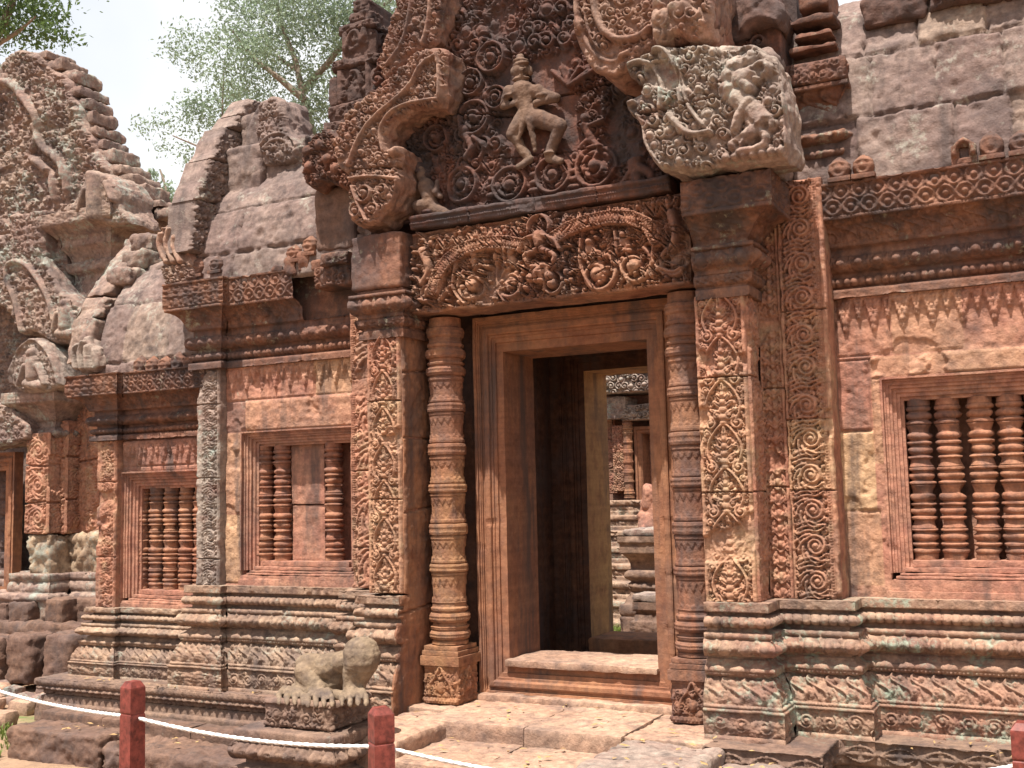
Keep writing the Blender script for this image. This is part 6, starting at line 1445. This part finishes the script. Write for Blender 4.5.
def tree(label, y, branches, clumps, leaf, mat, seed, dens=1.0):
    t = thing('broadleaf_tree', label, 'tree', (0, 0, 0), 'trees beyond the temple'); r = np.random.default_rng(seed); mb = MB()
    for pts, r0, r1, dy in branches: tube(mb, [(*[at(px, py, y + dy * i / len(pts))[0]], y + dy * i / len(pts), at(px, py, y + dy * i / len(pts))[1]) for i, (px, py) in enumerate(pts)], r0, r1)
    mb.build('trunk', m_bark, t)
    Vs = []
    for (px, py, rp, dep) in clumps:
        x, z = at(px, py, y); sc = abs(at(px + 10, py, y)[0] - x) / 10; rr = rp * sc; n = int(dens * 26 * (rp / 10) ** 2)
        for k in range(max(3, n // 5)):
            u = r.normal(size=3); u /= np.linalg.norm(u); c = np.array([x, y + dep, z]) + u * rr * r.random() ** .45 * np.array([1, 1.0, .8]); m = int(r.integers(14, 30))
            cl = c + r.normal(size=(m, 3)) * np.array([.26, .26, .16]) * (rr / 1.6 + .28)
            a = r.normal(size=(m, 3)); a /= np.linalg.norm(a, axis=1)[:, None]; b = np.cross(a, r.normal(size=(m, 3))); b /= np.linalg.norm(b, axis=1)[:, None]
            l = leaf * r.uniform(.6, 1.3, size=(m, 1)); w = l * .42
            Vs.append(np.stack([cl - a * l * .5, cl + b * w * .5, cl + a * l * .5, cl - b * w * .5], 1))
    V = np.concatenate(Vs).reshape(-1, 3); mb = MB(); mb.quads(V, np.arange(len(V)).reshape(-1, 4)); mb.build('crown', mat, t)
br = [([(322, 260), (320, 170), (312, 128), (302, 92), (296, 62), (284, 30), (276, 0), (270, -40)], .12, .03, 0), ([(318, 152), (298, 150), (282, 146)], .07, .03, 1), ([(306, 100), (282, 80), (258, 62), (240, 44), (232, 30)], .09, .02, -1), ([(298, 70), (276, 56), (262, 52)], .05, .02, 1), ([(300, 92), (330, 60), (352, 30), (362, 0)], .09, .02, 1), ([(322, 190), (345, 120), (380, 60), (400, 10)], .08, .03, 2), ([(300, 120), (240, 130), (205, 150), (172, 136)], .06, .015, -1), ([(222, 146), (222, 100), (224, 60)], .03, .012, 0), ([(352, 30), (390, 0), (420, -20)], .06, .02, 1)]
cl = [(250, 40, 34, 0), (206, 70, 14, 1), (190, 110, 14, 0), (228, 30, 16, 1), (270, 60, 22, -1), (304, 14, 24, 0), (206, 105, 18, 0), (178, 128, 12, 1), (222, 62, 24, -1), (210, 90, 20, 1), (198, 122, 18, 0), (184, 138, 14, -1), (215, 130, 20, 1), (232, 112, 20, 0), (258, 92, 24, -1), (280, 110, 22, 1), (296, 140, 20, 0), (300, 40, 34, 1), (280, 12, 28, 0), (320, 20, 32, -1), (318, 82, 20, 0), (335, 60, 24, 1), (356, 20, 30, 0), (385, 12, 26, 1), (300, 66, 20, -1), (262, 122, 16, 1), (200, 160, 12, 0), (240, 10, 20, 0), (398, 40, 18, 0), (330, -40, 60, 0), (390, -40, 50, 1), (262, -30, 40, 0), (330, 120, 26, 1), (352, 90, 24, 0), (190, 178, 10, 1)]
tree('tall pale leafy tree rising behind the gateway roof and rib', 13, br, cl + [(340, 8, 28, 0), (372, 26, 24, 1), (404, 14, 24, 0), (414, 44, 14, 1), (332, 100, 18, 1), (318, 130, 14, 0), (176, 152, 12, 0), (196, 142, 14, 1), (268, 66, 26, 0), (240, 80, 26, 1), (310, 110, 22, 0), (346, 40, 26, 0)], .095, m_leaf, 5, 1.25)
tree('dense green tree crown above the top of the left shrine', 19, [([(-60, 300), (-40, 120), (-10, 50), (10, 10), (20, -30)], .4, .1, 0), ([(-10, 50), (20, 30), (36, 16)], .12, .03, 0)], [(8, 12, 30, 0), (28, 22, 18, 1), (10, 36, 16, -1), (40, 10, 12, 0), (-20, 20, 40, 0), (0, -30, 50, 0), (48, 24, 8, 0)], .2, m_leafd, 6, 1.2)
tree('faint thin tree seen low between the left shrine and the roof rib', 30, [([(172, 330), (172, 220), (168, 195), (160, 170)], .2, .04, 0), ([(170, 210), (178, 190)], .08, .03, 0)], [(165, 190, 14, 0), (152, 180, 8, 0), (176, 200, 12, 0), (160, 206, 12, 0), (180, 186, 8, 1)], .24, m_leaf, 7)
def grass(n, region, z, h, seed):
    r = np.random.default_rng(seed); Vs = []
    for k in range(n):
        px = r.uniform(region[0], region[1]); py = r.uniform(region[2], region[3]); x, y = atz(px, py, z); x += r.normal() * .05; y += r.normal() * .05
        for b in range(4):
            a = r.uniform(0, 6.28); hh = h * r.uniform(.5, 1.2); w = .004 + .003 * r.random(); dx, dy = math.cos(a), math.sin(a); px_, py_ = -dy * w, dx * w
            Vs.append([(x - px_, y - py_, z - .02), (x + px_, y + py_, z - .02), (x + dx * hh * .3 + px_ * .7, y + dy * hh * .3 + py_ * .7, z + hh * .7), (x + dx * hh * .3 - px_ * .7, y + dy * hh * .3 - py_ * .7, z + hh * .7)])
            Vs.append([(x + dx * hh * .3 - px_ * .7, y + dy * hh * .3 - py_ * .7, z + hh * .7), (x + dx * hh * .3 + px_ * .7, y + dy * hh * .3 + py_ * .7, z + hh * .7), (x + dx * hh * .8, y + dy * hh * .8, z + hh), (x + dx * hh * .8, y + dy * hh * .8, z + hh)])
    return np.array(Vs).reshape(-1, 3)
V = np.concatenate([grass(500, (604, 662, 621, 640), .0, .13, 1), grass(120, (-20, 10, 668, 690), .0, .06, 2), grass(90, (-30, 8, 722, 760), .0, .05, 3)])
F = np.arange(len(V)).reshape(-1, 4); mb = MB(); mb.quads(V, F)
tag(mb.build('grass', m_grass), 'sparse green grass growing from the red earth', 'grass', None, 'stuff')

# ------------------------------------------------------------------ dry leaves and grit on the stones
m_dry = simple('dry_leaves', (.34, .22, .10), .8, .2, .5, 40)
r = random.Random(12); mb = MB()
spots = [(-.45, .50, -1.15, -.62, .389), (-.85, 1.0, -.58, -.02, .468), (.5, 1.3, -1.15, -.65, .462), (1.6, 3.0, -.42, -.18, .462), (-3.6, -1.7, -.17, -.12, .418), (-3.4, -1.6, -.60, -.38, .195), (-3.2, 2.0, -2.4, -1.4, .03)]
for k in range(190):
    x0, x1, y0, y1, z = spots[k % len(spots)]; x, y = r.uniform(x0, x1), r.uniform(y0, y1); a = r.uniform(0, 6.28); l = r.uniform(.008, .028); w = l * r.uniform(.35, .6); c_, s_ = math.cos(a), math.sin(a)
    mb.quads([(x - c_ * l, y - s_ * l, z + .003), (x + s_ * w, y - c_ * w, z + r.uniform(.004, .012)), (x + c_ * l, y + s_ * l, z + r.uniform(.003, .014)), (x - s_ * w, y + c_ * w, z + .006)], [(0, 1, 2, 3)])
tag(mb.build('leaf_litter', m_dry), 'scattered dry leaves lying on the steps and plinth', 'leaf litter', None, 'stuff')
